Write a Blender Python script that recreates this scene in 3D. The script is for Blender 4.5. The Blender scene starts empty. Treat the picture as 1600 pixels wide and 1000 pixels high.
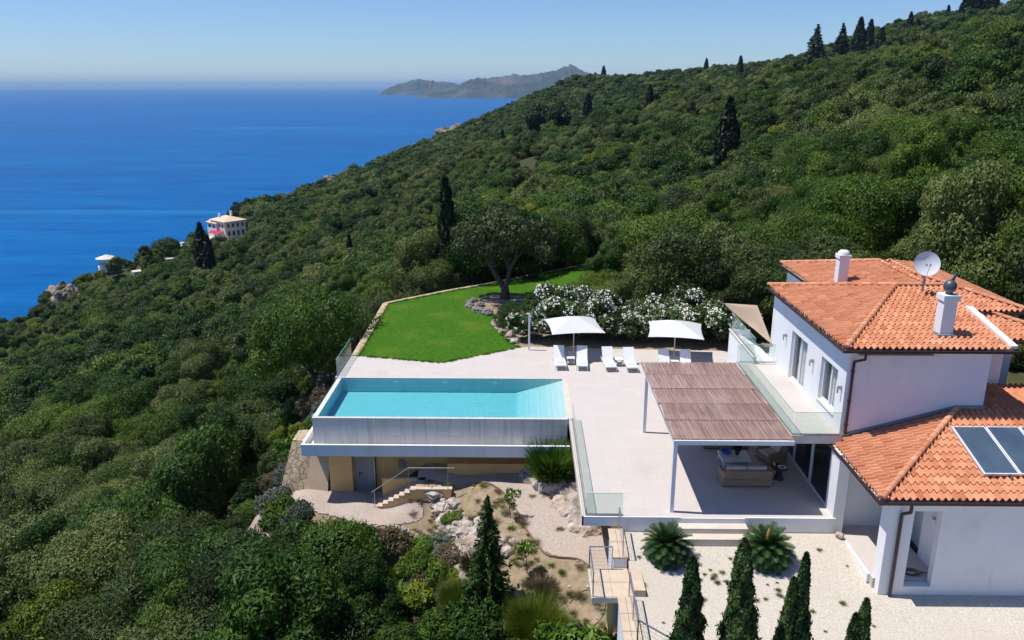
import bpy, bmesh, math, random
import numpy as np
from mathutils import Vector, Matrix, noise as mnoise
R = math.radians
scene = bpy.context.scene
COL = scene.collection

# ------------------------------------------------------------------ camera, sky, sun, exposure
cam_d = bpy.data.cameras.new('camera')
cam = bpy.data.objects.new('camera', cam_d); COL.objects.link(cam)
cam_d.sensor_width = 36; cam_d.lens = 27.99
cam_d.clip_start = 0.3; cam_d.clip_end = 200000
cam.location = (0, 0, 16); cam.rotation_euler = (R(90 - 16.352), 0, R(0.884))
scene.camera = cam

SUN_EL, SUN_DX, SUN_DY = R(66), 0.993, -0.10          # shadows run along (+x, slightly towards the camera)
world = bpy.data.worlds.new('World'); scene.world = world; world.use_nodes = True
wn = world.node_tree; bg = wn.nodes['Background']
sky = wn.nodes.new('ShaderNodeTexSky'); sky.sky_type = 'NISHITA'; sky.sun_disc = False
sky.sun_elevation = SUN_EL; sky.sun_rotation = math.atan2(-SUN_DX, -SUN_DY)
sky.altitude = 100; sky.air_density = 1.0; sky.dust_density = 0.0; sky.ozone_density = 6
tn = wn.nodes.new('ShaderNodeMix'); tn.data_type = 'RGBA'; tn.blend_type = 'MULTIPLY'; tn.inputs[0].default_value = 1
tn.inputs[7].default_value = (.75, .87, 1.08, 1); wn.links.new(sky.outputs[0], tn.inputs[6]); wn.links.new(tn.outputs[2], bg.inputs[0]); bg.inputs[1].default_value = 0.105
sun_d = bpy.data.lights.new('sun', 'SUN'); sun_d.energy = 4.8; sun_d.angle = R(0.53); sun_d.color = (1, 0.95, 0.87)
sun = bpy.data.objects.new('sun', sun_d); COL.objects.link(sun)
ldir = Vector((SUN_DX*math.cos(SUN_EL), SUN_DY*math.cos(SUN_EL), -math.sin(SUN_EL)))
sun.rotation_euler = ldir.to_track_quat('-Z', 'Y').to_euler()
sun.location = (-30, 0, 60)
scene.view_settings.view_transform = 'Standard'; scene.view_settings.look = 'None'
scene.view_settings.exposure = 0.12; scene.view_settings.gamma = 1
cy = scene.cycles
cy.use_denoising = True; cy.max_bounces = 6; cy.diffuse_bounces = 3; cy.glossy_bounces = 3
cy.transmission_bounces = 4; cy.transparent_max_bounces = 12; cy.volume_bounces = 0
cy.caustics_reflective = False; cy.caustics_refractive = False

# ------------------------------------------------------------------ object helpers
W = {}
def wm(o): return W.get(o.name, Matrix.Identity(4))
def link(o, parent=None):
    COL.objects.link(o)
    if parent is not None:
        o.parent = parent; o.matrix_parent_inverse = wm(parent).inverted()
    return o
def tag(o, label=None, cat=None, group=None, kind=None):
    if label: o['label'] = label
    if cat: o['category'] = cat
    if group: o['group'] = group
    if kind: o['kind'] = kind
    return o
def thing(name, label, cat, loc=(0, 0, 0), group=None):
    o = bpy.data.objects.new(name, None); o.empty_display_size = .2
    o.location = loc; COL.objects.link(o); W[o.name] = Matrix.Translation(loc)
    return tag(o, label, cat, group)
def copy_tree(o, parent=None):
    c = o.copy(); COL.objects.link(c)
    if parent is not None:
        c.parent = parent; c.matrix_parent_inverse = o.matrix_parent_inverse.copy()
    for ch in KIDS.get(o.name, []): 
        copy_tree(ch, c)
    return c
KIDS = {}
def place(root, loc, rz=0, s=1, label=None, group=None):
    c = copy_tree(root); c.location = loc; c.rotation_euler = (0, 0, rz)
    c.scale = (s, s, s) if not isinstance(s, tuple) else s
    if label: c['label'] = label
    if group: c['group'] = group
    return c

ICO = {}
def ico(sub):
    if sub not in ICO:
        bm = bmesh.new(); bmesh.ops.create_icosphere(bm, subdivisions=sub, radius=1)
        ICO[sub] = ([v.co.copy() for v in bm.verts], [[v.index for v in f.verts] for f in bm.faces]); bm.free()
    return ICO[sub]

class MB:
    def __init__(s): s.v = []; s.f = []; s.c = []; s.cur = 0.5
    def add(s, vs, fs):
        n = len(s.v); s.v += [tuple(p) for p in vs]; s.f += [[i + n for i in f] for f in fs]; s.c += [s.cur]*len(fs); return s
    def box(s, x0, x1, y0, y1, z0, z1):
        return s.add([(x0,y0,z0),(x1,y0,z0),(x1,y1,z0),(x0,y1,z0),(x0,y0,z1),(x1,y0,z1),(x1,y1,z1),(x0,y1,z1)],
                     [(3,2,1,0),(4,5,6,7),(0,1,5,4),(1,2,6,5),(2,3,7,6),(3,0,4,7)])
    def obox(s, c, size, M):
        c = Vector(c); h = [q/2 for q in size]; vs = []
        for z in (-1,1):
            for x,y in ((-1,-1),(1,-1),(1,1),(-1,1)): vs.append(c + M @ Vector((x*h[0],y*h[1],z*h[2])))
        return s.add(vs, [(3,2,1,0),(4,5,6,7),(0,1,5,4),(1,2,6,5),(2,3,7,6),(3,0,4,7)])
    def beam(s, p0, p1, w, h, up=(0,0,1)):
        p0 = Vector(p0); p1 = Vector(p1); d = (p1-p0).normalized(); u = Vector(up)
        if abs(d.dot(u)) > .99: u = Vector((0,1,0))
        a = d.cross(u).normalized(); b = a.cross(d)
        vs = []
        for p in (p0, p1):
            for i,j in ((-1,-1),(1,-1),(1,1),(-1,1)): vs.append(p + a*(w/2*i) + b*(h/2*j))
        return s.add(vs, [(0,1,2,3),(7,6,5,4),(0,4,5,1),(1,5,6,2),(2,6,7,3),(3,7,4,0)])
    def cyl(s, p0, p1, r0, r1=None, n=10):
        r1 = r0 if r1 is None else r1
        p0 = Vector(p0); p1 = Vector(p1); d = (p1-p0).normalized(); u = Vector((0,0,1)) if abs(d.z) < .9 else Vector((1,0,0))
        a = d.cross(u).normalized(); b = d.cross(a); vs = []
        for p, r in ((p0,r0),(p1,r1)):
            for k in range(n):
                t = 2*math.pi*k/n; vs.append(p + a*(r*math.cos(t)) + b*(r*math.sin(t)))
        fs = [(k, (k+1)%n, (k+1)%n+n, k+n) for k in range(n)] + [tuple(range(n-1,-1,-1)), tuple(range(n,2*n))]
        return s.add(vs, fs)
    def tube(s, pts, r, n=8):
        for a, b, in zip(pts[:-1], pts[1:]): s.cyl(a, b, r if not isinstance(r, list) else r[0], None, n)
        return s
    def limb(s, pts, rs, n=8):
        for i in range(len(pts)-1): s.cyl(pts[i], pts[i+1], rs[i], rs[i+1], n)
        return s
    def prism(s, poly, z0, z1):
        n = len(poly)
        a = sum(poly[i][0]*poly[(i+1)%n][1]-poly[(i+1)%n][0]*poly[i][1] for i in range(n))
        if a < 0: poly = poly[::-1]
        vs = [(x,y,z0) for x,y in poly] + [(x,y,z1) for x,y in poly]
        return s.add(vs, [tuple(range(n-1,-1,-1)), tuple(range(n,2*n))] + [(i,(i+1)%n,(i+1)%n+n,i+n) for i in range(n)])
    def lathe(s, prof, c=(0,0,0), n=20):
        vs = []; fs = []
        for r, z in prof:
            for k in range(n):
                t = 2*math.pi*k/n; vs.append((c[0]+r*math.cos(t), c[1]+r*math.sin(t), c[2]+z))
        for i in range(len(prof)-1):
            for k in range(n): fs.append((i*n+k, i*n+(k+1)%n, (i+1)*n+(k+1)%n, (i+1)*n+k))
        return s.add(vs, fs)
    def rock(s, c, r, seed, sub=2, flat=(1,1,1)):
        vs, fs = ico(sub); c = Vector(c); o = Vector((seed*3.7, seed*1.3, seed*2.1)); out = []
        for v in vs:
            k = 1 + .42*mnoise.noise(v*1.4+o) + .26*mnoise.noise(v*3.5+o) + .16*abs(mnoise.noise(v*7+o))
            q = Vector((v.x*flat[0], v.y*flat[1], v.z*flat[2]))*r*k
            out.append(c+q)
        return s.add(out, fs)
    def build(s, name, mat, parent=None, smooth=False, bevel=0, attr=False):
        me = bpy.data.meshes.new(name); me.from_pydata(s.v, [], s.f)
        if mat is not None: me.materials.append(mat)
        if smooth: me.polygons.foreach_set('use_smooth', [True]*len(me.polygons))
        if attr:
            a = me.attributes.new('tint', 'FLOAT', 'FACE'); a.data.foreach_set('value', s.c)
        me.update()
        o = bpy.data.objects.new(name, me); link(o, parent); W[o.name] = Matrix.Identity(4)
        if parent is not None: KIDS.setdefault(parent.name, []).append(o)
        if bevel:
            m = o.modifiers.new('bevel', 'BEVEL'); m.width = bevel; m.segments = 2; m.limit_method = 'ANGLE'
        return o
def box(name, mat, parent, *b, bevel=0): return MB().box(*b).build(name, mat, parent, bevel=bevel)
def rotz(a): return Matrix.Rotation(a, 3, 'Z')
def rotx(a): return Matrix.Rotation(a, 3, 'X')

# ------------------------------------------------------------------ materials
def lin(c):
    return tuple(((x/255)/12.92 if x/255 <= .04045 else ((x/255+.055)/1.055)**2.4) for x in c)
def newmat(name):
    m = bpy.data.materials.new(name); m.use_nodes = True
    return m, m.node_tree.nodes, m.node_tree.links, m.node_tree.nodes['Principled BSDF']
def noise_mix(nt, ln, c1, c2, scale, detail=5, lo=.35, hi=.65, coord='pos', stretch=None, rough=.6):
    if coord == 'pos': src = nt.new('ShaderNodeNewGeometry').outputs['Position']
    else: src = nt.new('ShaderNodeTexCoord').outputs['Object']
    if stretch:
        mp = nt.new('ShaderNodeMapping'); mp.inputs['Scale'].default_value = stretch; ln.new(src, mp.inputs[0]); src = mp.outputs[0]
    n = nt.new('ShaderNodeTexNoise'); n.inputs['Scale'].default_value = scale; n.inputs['Detail'].default_value = detail
    n.inputs['Roughness'].default_value = rough
    ln.new(src, n.inputs['Vector'])
    r = nt.new('ShaderNodeMapRange'); r.inputs[1].default_value = lo; r.inputs[2].default_value = hi; ln.new(n.outputs[0], r.inputs[0])
    mx = nt.new('ShaderNodeMix'); mx.data_type = 'RGBA'; ln.new(r.outputs[0], mx.inputs[0])
    for k, c in ((6, c1), (7, c2)):
        if isinstance(c, tuple): mx.inputs[k].default_value = (*c[:3], 1)
        else: ln.new(c, mx.inputs[k])
    return mx.outputs[2], src
def pm(name, c1, c2=None, scale=2., rough=.7, bump=0, bscale=20, metal=0, spec=.5, coord='pos', stretch=None, c3=None, s3=.3, lo=.35, hi=.65, detail=5):
    m, nt, ln, b = newmat(name)
    b.inputs['Roughness'].default_value = rough; b.inputs['Metallic'].default_value = metal
    b.inputs['Specular IOR Level'].default_value = spec
    if c2 is None: c2 = tuple(x*.88 for x in c1)
    out, src = noise_mix(nt, ln, c1, c2, scale, coord=coord, stretch=stretch, lo=lo, hi=hi, detail=detail)
    if c3 is not None: out, _ = noise_mix(nt, ln, out, c3, s3, coord=coord, lo=.5, hi=.8)
    ln.new(out, b.inputs['Base Color'])
    if bump:
        n = nt.new('ShaderNodeTexNoise'); n.inputs['Scale'].default_value = bscale; n.inputs['Detail'].default_value = 4
        ln.new(src, n.inputs['Vector'])
        bp = nt.new('ShaderNodeBump'); bp.inputs['Strength'].default_value = bump; bp.inputs['Distance'].default_value = .03
        ln.new(n.outputs[0], bp.inputs['Height']); ln.new(bp.outputs[0], b.inputs['Normal'])
    return m
def leafmat(name, dark, mid, light, trans=.25, big=.05, var=1.0, shift=0.):
    """foliage: per-leaf tint attribute, per-tree random, slow drift over the hillside"""
    m, nt, ln, b = newmat(name)
    at = nt.new('ShaderNodeAttribute'); at.attribute_name = 'tint'
    oi = nt.new('ShaderNodeObjectInfo')
    g = nt.new('ShaderNodeNewGeometry')
    n = nt.new('ShaderNodeTexNoise'); n.inputs['Scale'].default_value = big; n.inputs['Detail'].default_value = 3
    ln.new(g.outputs['Position'], n.inputs['Vector'])
    def mul(a, k, add=0):
        q = nt.new('ShaderNodeMath'); q.operation = 'MULTIPLY_ADD'; ln.new(a, q.inputs[0]); q.inputs[1].default_value = k; q.inputs[2].default_value = add
        return q.outputs[0]
    def addn(a, c):
        q = nt.new('ShaderNodeMath'); q.operation = 'ADD'; ln.new(a, q.inputs[0]); ln.new(c, q.inputs[1]); return q.outputs[0]
    f = addn(addn(mul(at.outputs['Fac'], .55*var), mul(oi.outputs['Random'], .5*var)), mul(n.outputs[0], 1.35, -.675+shift))
    rp = nt.new('ShaderNodeValToRGB'); ln.new(f, rp.inputs[0])
    e = rp.color_ramp.elements; e[0].position = .12; e[0].color = (*dark, 1); e[1].position = .92; e[1].color = (*light, 1)
    k = e.new(.5); k.color = (*mid, 1)
    ln.new(rp.outputs[0], b.inputs['Base Color']); b.inputs['Roughness'].default_value = .55; b.inputs['Specular IOR Level'].default_value = .25
    t = nt.new('ShaderNodeBsdfTranslucent'); ln.new(rp.outputs[0], t.inputs[0])
    mx = nt.new('ShaderNodeMixShader'); mx.inputs[0].default_value = trans
    ln.new(b.outputs[0], mx.inputs[1]); ln.new(t.outputs[0], mx.inputs[2])
    ln.new(mx.outputs[0], nt['Material Output'].inputs[0])
    return m
M = {}
M['white'] = pm('white_render', (.82,.825,.835), (.78,.785,.80), .8, .75, .08, 60)
def weather(m, col, sc, lo, hi, st):
    nt = m.node_tree.nodes; ln = m.node_tree.links; b = nt['Principled BSDF']; src = b.inputs['Base Color'].links[0].from_socket
    o, _ = noise_mix(nt, ln, src, col, sc, lo=lo, hi=hi, stretch=st, detail=7); ln.new(o, b.inputs['Base Color'])
weather(M['white'], (.52,.51,.50), 2.2, .60, .95, (1,1,.12)); weather(M['white'], (.60,.585,.56), .6, .55, .9, (1,1,1))
M['white_trim'] = pm('white_trim', (.78,.77,.74), (.70,.69,.66), 1.2, .6)
M['white_metal'] = pm('white_metal', (.74,.75,.78), (.7,.71,.74), 3, .4)
M['white_fabric'] = pm('white_fabric', (.8,.8,.8), (.75,.75,.76), 5, .85, coord='obj')
M['cream'] = pm('cream_stone', (.66,.6,.52), (.58,.52,.44), 1.5, .75, .1, 30)
M['stone_cap'] = pm('pale_sandstone', (.62,.5,.38), (.52,.41,.3), 2.5, .8, .15, 30)
M['kerb'] = pm('kerb_sandstone', (.62,.47,.31), (.5,.38,.26), 1.2, .8, .15, 20)
M['ochre'] = pm('ochre_render', (.86,.53,.20), (.80,.48,.175), 1.5, .8, .1, 30, c3=(.64,.38,.18), s3=.6)
M['grey_metal'] = pm('grey_steel_door', (.34,.35,.37), (.25,.26,.28), 1.4, .5, metal=.3, stretch=(1,1,.4))
M['dark_metal'] = pm('dark_metal', (.035,.033,.035), (.05,.045,.045), 4, .45, metal=.6)
M['brown_metal'] = pm('brown_gutter', (.045,.022,.022), (.06,.03,.028), 2, .4, metal=.2)
M['steel'] = pm('brushed_steel', (.45,.45,.46), (.38,.38,.4), 6, .35, metal=.8)
M['gravel'] = pm('pale_gravel', (.62,.56,.48), (.44,.39,.33), 19, .95, .5, 28, c3=(.52,.45,.37), s3=.22, lo=.42, hi=.62, detail=8)
M['path'] = pm('path_gravel', (.50,.42,.36), (.33,.27,.23), 16, .95, .6, 22, c3=(.43,.33,.26), s3=.35, lo=.4, hi=.62, detail=8)
M['rock'] = pm('limestone_rock', (.52,.46,.40), (.30,.25,.21), 2.2, .9, .6, 7, c3=(.42,.28,.19), s3=.9, lo=.4, hi=.6)
M['rock_dark'] = pm('weathered_grey_rock', (.30,.27,.25), (.13,.115,.105), 2.5, .9, .6, 7, detail=8)
M['cliff'] = pm('cliff_rock_face', (.33,.26,.22), (.13,.10,.08), .22, .95, 1., .5, c3=(.05,.06,.03), s3=.1, detail=8, lo=.4, hi=.6)
M['bark'] = pm('bark', (.12,.095,.075), (.055,.045,.035), 5, .95, .7, 14, stretch=(1,1,.3), coord='obj')
M['dry'] = pm('dry_twigs', (.22,.17,.12), (.14,.1,.075), 5, .95)
M['wicker'] = pm('wicker', (.42,.30,.18), (.28,.19,.11), 28, .8, .5, 60)
M['cushion'] = pm('cushion_fabric', (.62,.56,.52), (.55,.5,.47), 4, .9)
M['blue'] = pm('blue_glaze', (.01,.13,.5), (.01,.09,.4), 4, .25)
M['sail'] = pm('tan_sail_cloth', (.42,.31,.23), (.37,.27,.2), .7, .85)
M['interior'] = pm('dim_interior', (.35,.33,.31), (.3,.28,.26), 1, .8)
M['curtain'] = pm('curtain', (.85,.84,.82), (.72,.71,.69), 9, .9, stretch=(1,1,.05))
M['wire'] = pm('hose_rubber', (.03,.03,.025), (.05,.045,.035), 4, .6)
M['cone'] = pm('cycad_cone', (.45,.26,.08), (.35,.18,.05), 20, .8)
M['petal'] = pm('petal', (.86,.85,.74), (.78,.77,.64), 3, .7)

def tile_mat():
    m, nt, ln, b = newmat('terracotta_tile')
    at = nt.new('ShaderNodeAttribute'); at.attribute_name = 'tint'
    rp = nt.new('ShaderNodeValToRGB'); e = rp.color_ramp.elements
    e[0].position = 0; e[0].color = (.44,.15,.068,1); e[1].position = 1; e[1].color = (.70,.35,.205,1)
    k = e.new(.5); k.color = (.58,.25,.135,1)
    ln.new(at.outputs['Fac'], rp.inputs[0])
    o, _ = noise_mix(nt, ln, rp.outputs[0], (.55,.26,.15), 1.1, lo=.55, hi=1.)
    o, _ = noise_mix(nt, ln, o, (.33,.12,.07), 9, lo=.58, hi=.85)
    ln.new(o, b.inputs['Base Color']); b.inputs['Roughness'].default_value = .8; b.inputs['Specular IOR Level'].default_value = .3
    return m
M['tile'] = tile_mat()
def terrace_mat():
    m, nt, ln, b = newmat('terrace_tiles')
    g = nt.new('ShaderNodeNewGeometry')
    br = nt.new('ShaderNodeTexBrick'); ln.new(g.outputs['Position'], br.inputs[0])
    br.inputs['Color1'].default_value = (.58,.53,.49,1); br.inputs['Color2'].default_value = (.535,.49,.455,1); br.inputs['Mortar'].default_value = (.37,.33,.30,1)
    br.inputs['Scale'].default_value = 1; br.inputs['Mortar Size'].default_value = .006; br.inputs['Brick Width'].default_value = 1.2; br.inputs['Row Height'].default_value = .6
    o, _ = noise_mix(nt, ln, br.outputs[0], (.55,.50,.47), .9, lo=.3, hi=.7)
    o, _ = noise_mix(nt, ln, o, (.64,.58,.53), 4, lo=.55, hi=.85)
    o, _ = noise_mix(nt, ln, o, (.44,.39,.35), .45, lo=.58, hi=.9)
    ln.new(o, b.inputs['Base Color']); b.inputs['Roughness'].default_value = .65; b.inputs['Specular IOR Level'].default_value = .3
    return m
M['terrace'] = terrace_mat()
def lawn_mat():
    m, nt, ln, b = newmat('lawn_grass')
    o, src = noise_mix(nt, ln, (.030,.105,.003), (.065,.175,.006), 3.5, detail=8, lo=.35, hi=.68)
    o, _ = noise_mix(nt, ln, o, (.13,.185,.015), .35, lo=.52, hi=.8)
    o, _ = noise_mix(nt, ln, o, (.014,.05,.004), 22, lo=.52, hi=.75, detail=3)
    ln.new(o, b.inputs['Base Color']); b.inputs['Roughness'].default_value = .9; b.inputs['Specular IOR Level'].default_value = .15
    n = nt.new('ShaderNodeTexNoise'); n.inputs['Scale'].default_value = 14; n.inputs['Detail'].default_value = 6; ln.new(src, n.inputs['Vector'])
    bp = nt.new('ShaderNodeBump'); bp.inputs['Strength'].default_value = .8; bp.inputs['Distance'].default_value = .06
    ln.new(n.outputs[0], bp.inputs['Height']); ln.new(bp.outputs[0], b.inputs['Normal'])
    return m
M['lawn'] = lawn_mat()
def glass_mat(name, tint=(.9,.95,.93), alpha=.14, rough=.02, refl=1.45):
    """thin pane: clear with a greenish body and a mirror-like Fresnel sheen"""
    m, nt, ln, b = newmat(name); nt.remove(b)
    tr = nt.new('ShaderNodeBsdfTransparent'); tr.inputs[0].default_value = (*tint, 1)
    df = nt.new('ShaderNodeBsdfDiffuse'); df.inputs[0].default_value = (.55,.72,.66,1)
    gl = nt.new('ShaderNodeBsdfGlossy'); gl.inputs['Roughness'].default_value = rough
    fr = nt.new('ShaderNodeFresnel'); fr.inputs[0].default_value = refl
    m1 = nt.new('ShaderNodeMixShader'); m1.inputs[0].default_value = alpha; ln.new(tr.outputs[0], m1.inputs[1]); ln.new(df.outputs[0], m1.inputs[2])
    ge = nt.new('ShaderNodeNewGeometry'); inv = nt.new('ShaderNodeMath'); inv.operation = 'SUBTRACT'; inv.inputs[0].default_value = 1; ln.new(ge.outputs['Backfacing'], inv.inputs[1])
    fm = nt.new('ShaderNodeMath'); fm.operation = 'MULTIPLY'; ln.new(fr.outputs[0], fm.inputs[0]); ln.new(inv.outputs[0], fm.inputs[1])
    m2 = nt.new('ShaderNodeMixShader'); ln.new(fm.outputs[0], m2.inputs[0]); ln.new(m1.outputs[0], m2.inputs[1]); ln.new(gl.outputs[0], m2.inputs[2])
    ln.new(m2.outputs[0], nt['Material Output'].inputs[0]); return m
M['glass'] = glass_mat('balustrade_glass', (.93,.975,.955), alpha=.10, refl=1.3)
M['window'] = glass_mat('window_glass', (.94,.96,.96), .03, refl=1.3)
M['window_dark'] = glass_mat('dark_window_glass', (.28,.33,.33), .02)
def pool_water_mat():
    m, nt, ln, b = newmat('pool_water'); nt.remove(b)
    tr = nt.new('ShaderNodeBsdfTransparent'); tr.inputs[0].default_value = (.86,.97,.97,1)
    gl = nt.new('ShaderNodeBsdfGlossy'); gl.inputs['Roughness'].default_value = .04; gl.inputs[0].default_value = (.8,.8,.8,1)
    fr = nt.new('ShaderNodeFresnel'); fr.inputs[0].default_value = 1.33
    g = nt.new('ShaderNodeNewGeometry')
    n = nt.new('ShaderNodeTexNoise'); n.inputs['Scale'].default_value = 5; n.inputs['Detail'].default_value = 3; ln.new(g.outputs['Position'], n.inputs['Vector'])
    bp = nt.new('ShaderNodeBump'); bp.inputs['Strength'].default_value = .3; bp.inputs['Distance'].default_value = .05; ln.new(n.outputs[0], bp.inputs['Height'])
    ln.new(bp.outputs[0], gl.inputs['Normal']); ln.new(bp.outputs[0], fr.inputs['Normal'])
    inv = nt.new('ShaderNodeMath'); inv.operation = 'SUBTRACT'; inv.inputs[0].default_value = 1; ln.new(g.outputs['Backfacing'], inv.inputs[1])
    fm = nt.new('ShaderNodeMath'); fm.operation = 'MULTIPLY'; ln.new(fr.outputs[0], fm.inputs[0]); ln.new(inv.outputs[0], fm.inputs[1])
    m2 = nt.new('ShaderNodeMixShader'); ln.new(fm.outputs[0], m2.inputs[0]); ln.new(tr.outputs[0], m2.inputs[1]); ln.new(gl.outputs[0], m2.inputs[2])
    va = nt.new('ShaderNodeVolumeAbsorption'); va.inputs[0].default_value = (.10,.80,.90,1); va.inputs[1].default_value = .42
    ln.new(va.outputs[0], nt['Material Output'].inputs['Volume'])
    ln.new(m2.outputs[0], nt['Material Output'].inputs[0]); return m
M['pool_water'] = pool_water_mat()
def pool_tile_mat(name, a, b_, mortar, w=.3, h=.3, stain=None):
    m, nt, ln, b = newmat(name)
    g = nt.new('ShaderNodeNewGeometry')
    br = nt.new('ShaderNodeTexBrick'); br.offset = 0
    sp = nt.new('ShaderNodeSeparateXYZ'); ln.new(g.outputs['Position'], sp.inputs[0])
    ad = nt.new('ShaderNodeMath'); ad.operation = 'ADD'; ln.new(sp.outputs[1], ad.inputs[0]); ln.new(sp.outputs[2], ad.inputs[1])
    cb = nt.new('ShaderNodeCombineXYZ'); ln.new(sp.outputs[0], cb.inputs[0]); ln.new(ad.outputs[0], cb.inputs[1]); ln.new(cb.outputs[0], br.inputs[0])
    br.inputs['Color1'].default_value = (*a,1); br.inputs['Color2'].default_value = (*b_,1); br.inputs['Mortar'].default_value = (*mortar,1)
    br.inputs['Scale'].default_value = 1; br.inputs['Mortar Size'].default_value = .008; br.inputs['Brick Width'].default_value = w; br.inputs['Row Height'].default_value = h
    o = br.outputs[0]
    if stain:
        o, _ = noise_mix(nt, ln, o, stain, 1.6, lo=.4, hi=.75, stretch=(1,1,.12))
        o, _ = noise_mix(nt, ln, o, tuple(x*.55 for x in stain), 5, lo=.5, hi=.85, stretch=(1,1,.06))
    ln.new(o, b.inputs['Base Color']); b.inputs['Roughness'].default_value = .5
    return m
M['pool_tile'] = pool_tile_mat('pool_basin_tiles', (.68,.70,.68), (.63,.66,.64), (.54,.57,.55))
M['weir_tile'] = pool_tile_mat('overflow_wall_tiles', (.74,.71,.67), (.62,.60,.57), (.44,.42,.40), .62, .5, stain=(.66,.64,.61))
M['weir_tile'].node_tree.nodes['Principled BSDF'].inputs['Roughness'].default_value = .22
def stone_mat():
    m, nt, ln, b = newmat('random_rubble_stone')
    g = nt.new('ShaderNodeNewGeometry')
    vo = nt.new('ShaderNodeTexVoronoi'); vo.feature = 'DISTANCE_TO_EDGE'; vo.inputs['Scale'].default_value = 3.2; ln.new(g.outputs['Position'], vo.inputs['Vector'])
    v2 = nt.new('ShaderNodeTexVoronoi'); v2.inputs['Scale'].default_value = 3.2; ln.new(g.outputs['Position'], v2.inputs['Vector'])
    o, _ = noise_mix(nt, ln, (.68,.52,.33), (.55,.43,.3), 3)
    mx = nt.new('ShaderNodeMix'); mx.data_type = 'RGBA'; mx.blend_type = 'MULTIPLY'; mx.inputs[0].default_value = .4; ln.new(o, mx.inputs[6]); bw_ = nt.new('ShaderNodeRGBToBW'); ln.new(v2.outputs['Color'], bw_.inputs[0]); ln.new(bw_.outputs[0], mx.inputs[7])
    rp = nt.new('ShaderNodeMapRange'); rp.inputs[1].default_value = .0; rp.inputs[2].default_value = .07; ln.new(vo.outputs[0], rp.inputs[0])
    m2 = nt.new('ShaderNodeMix'); m2.data_type = 'RGBA'; ln.new(rp.outputs[0], m2.inputs[0]); m2.inputs[6].default_value = (.28,.19,.11,1); ln.new(mx.outputs[2], m2.inputs[7])
    ln.new(m2.outputs[2], b.inputs['Base Color']); b.inputs['Roughness'].default_value = .9
    bp = nt.new('ShaderNodeBump'); bp.inputs['Strength'].default_value = .7; bp.inputs['Distance'].default_value = .05; ln.new(rp.outputs[0], bp.inputs['Height']); ln.new(bp.outputs[0], b.inputs['Normal'])
    return m
M['rubble'] = stone_mat()
def reed_mat():
    m, nt, ln, b = newmat('dried_reed')
    at = nt.new('ShaderNodeAttribute'); at.attribute_name = 'tint'
    rp = nt.new('ShaderNodeValToRGB'); e = rp.color_ramp.elements
    e[0].color = (.18,.105,.09,1); e[1].color = (.44,.325,.285,1); k = e.new(.55); k.color = (.30,.19,.168,1)
    ln.new(at.outputs['Fac'], rp.inputs[0])
    o, _ = noise_mix(nt, ln, rp.outputs[0], (.36,.27,.24), .8, lo=.5, hi=.8)
    ln.new(o, b.inputs['Base Color']); b.inputs['Roughness'].default_value = .85; return m
M['reed'] = reed_mat()
def sea_mat():
    m, nt, ln, b = newmat('sea_water')
    g = nt.new('ShaderNodeNewGeometry')
    o, _ = noise_mix(nt, ln, (.0,.084,.275), (.0,.106,.33), .0022, lo=.3, hi=.7, stretch=(.5,1.6,1))
    o, _ = noise_mix(nt, ln, o, (.0,.135,.37), .011, lo=.5, hi=.85, stretch=(.35,1.3,1))
    o, _ = noise_mix(nt, ln, o, (.0,.058,.22), .05, lo=.5, hi=.8, stretch=(.3,1.,1))
    o, _ = noise_mix(nt, ln, o, (.02,.20,.42), .004, lo=.60, hi=.78, stretch=(.16,2.6,1), detail=7)
    nt.remove(b); b = nt.new('ShaderNodeBsdfDiffuse'); ln.new(o, b.inputs['Color'])
    gl = nt.new('ShaderNodeBsdfGlossy'); gl.inputs['Roughness'].default_value = .22
    fr = nt.new('ShaderNodeFresnel'); fr.inputs[0].default_value = 1.33
    fq = nt.new('ShaderNodeMath'); fq.operation = 'MULTIPLY'; ln.new(fr.outputs[0], fq.inputs[0]); fq.inputs[1].default_value = .22
    mx_ = nt.new('ShaderNodeMixShader'); ln.new(fq.outputs[0], mx_.inputs[0]); ln.new(b.outputs[0], mx_.inputs[1]); ln.new(gl.outputs[0], mx_.inputs[2]); ln.new(mx_.outputs[0], nt['Material Output'].inputs[0])
    h = None
    for sc, amp, st in ((.045,1.6,(.5,1.4,1)), (.25,.45,(.7,1.2,1)), (1.3,.1,(1,1,1))):
        mp = nt.new('ShaderNodeMapping'); mp.inputs['Scale'].default_value = st; ln.new(g.outputs['Position'], mp.inputs[0])
        n = nt.new('ShaderNodeTexNoise'); n.inputs['Scale'].default_value = sc; n.inputs['Detail'].default_value = 4; ln.new(mp.outputs[0], n.inputs['Vector'])
        q = nt.new('ShaderNodeMath'); q.operation = 'MULTIPLY'; ln.new(n.outputs[0], q.inputs[0]); q.inputs[1].default_value = amp
        if h is None: h = q.outputs[0]
        else:
            a = nt.new('ShaderNodeMath'); a.operation = 'ADD'; ln.new(h, a.inputs[0]); ln.new(q.outputs[0], a.inputs[1]); h = a.outputs[0]
    bp = nt.new('ShaderNodeBump'); bp.inputs['Strength'].default_value = .8; bp.inputs['Distance'].default_value = 1.; ln.new(h, bp.inputs['Height'])
    for q_ in (b, gl, fr): ln.new(bp.outputs[0], q_.inputs['Normal'])
    return m
M['sea'] = sea_mat()
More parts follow.
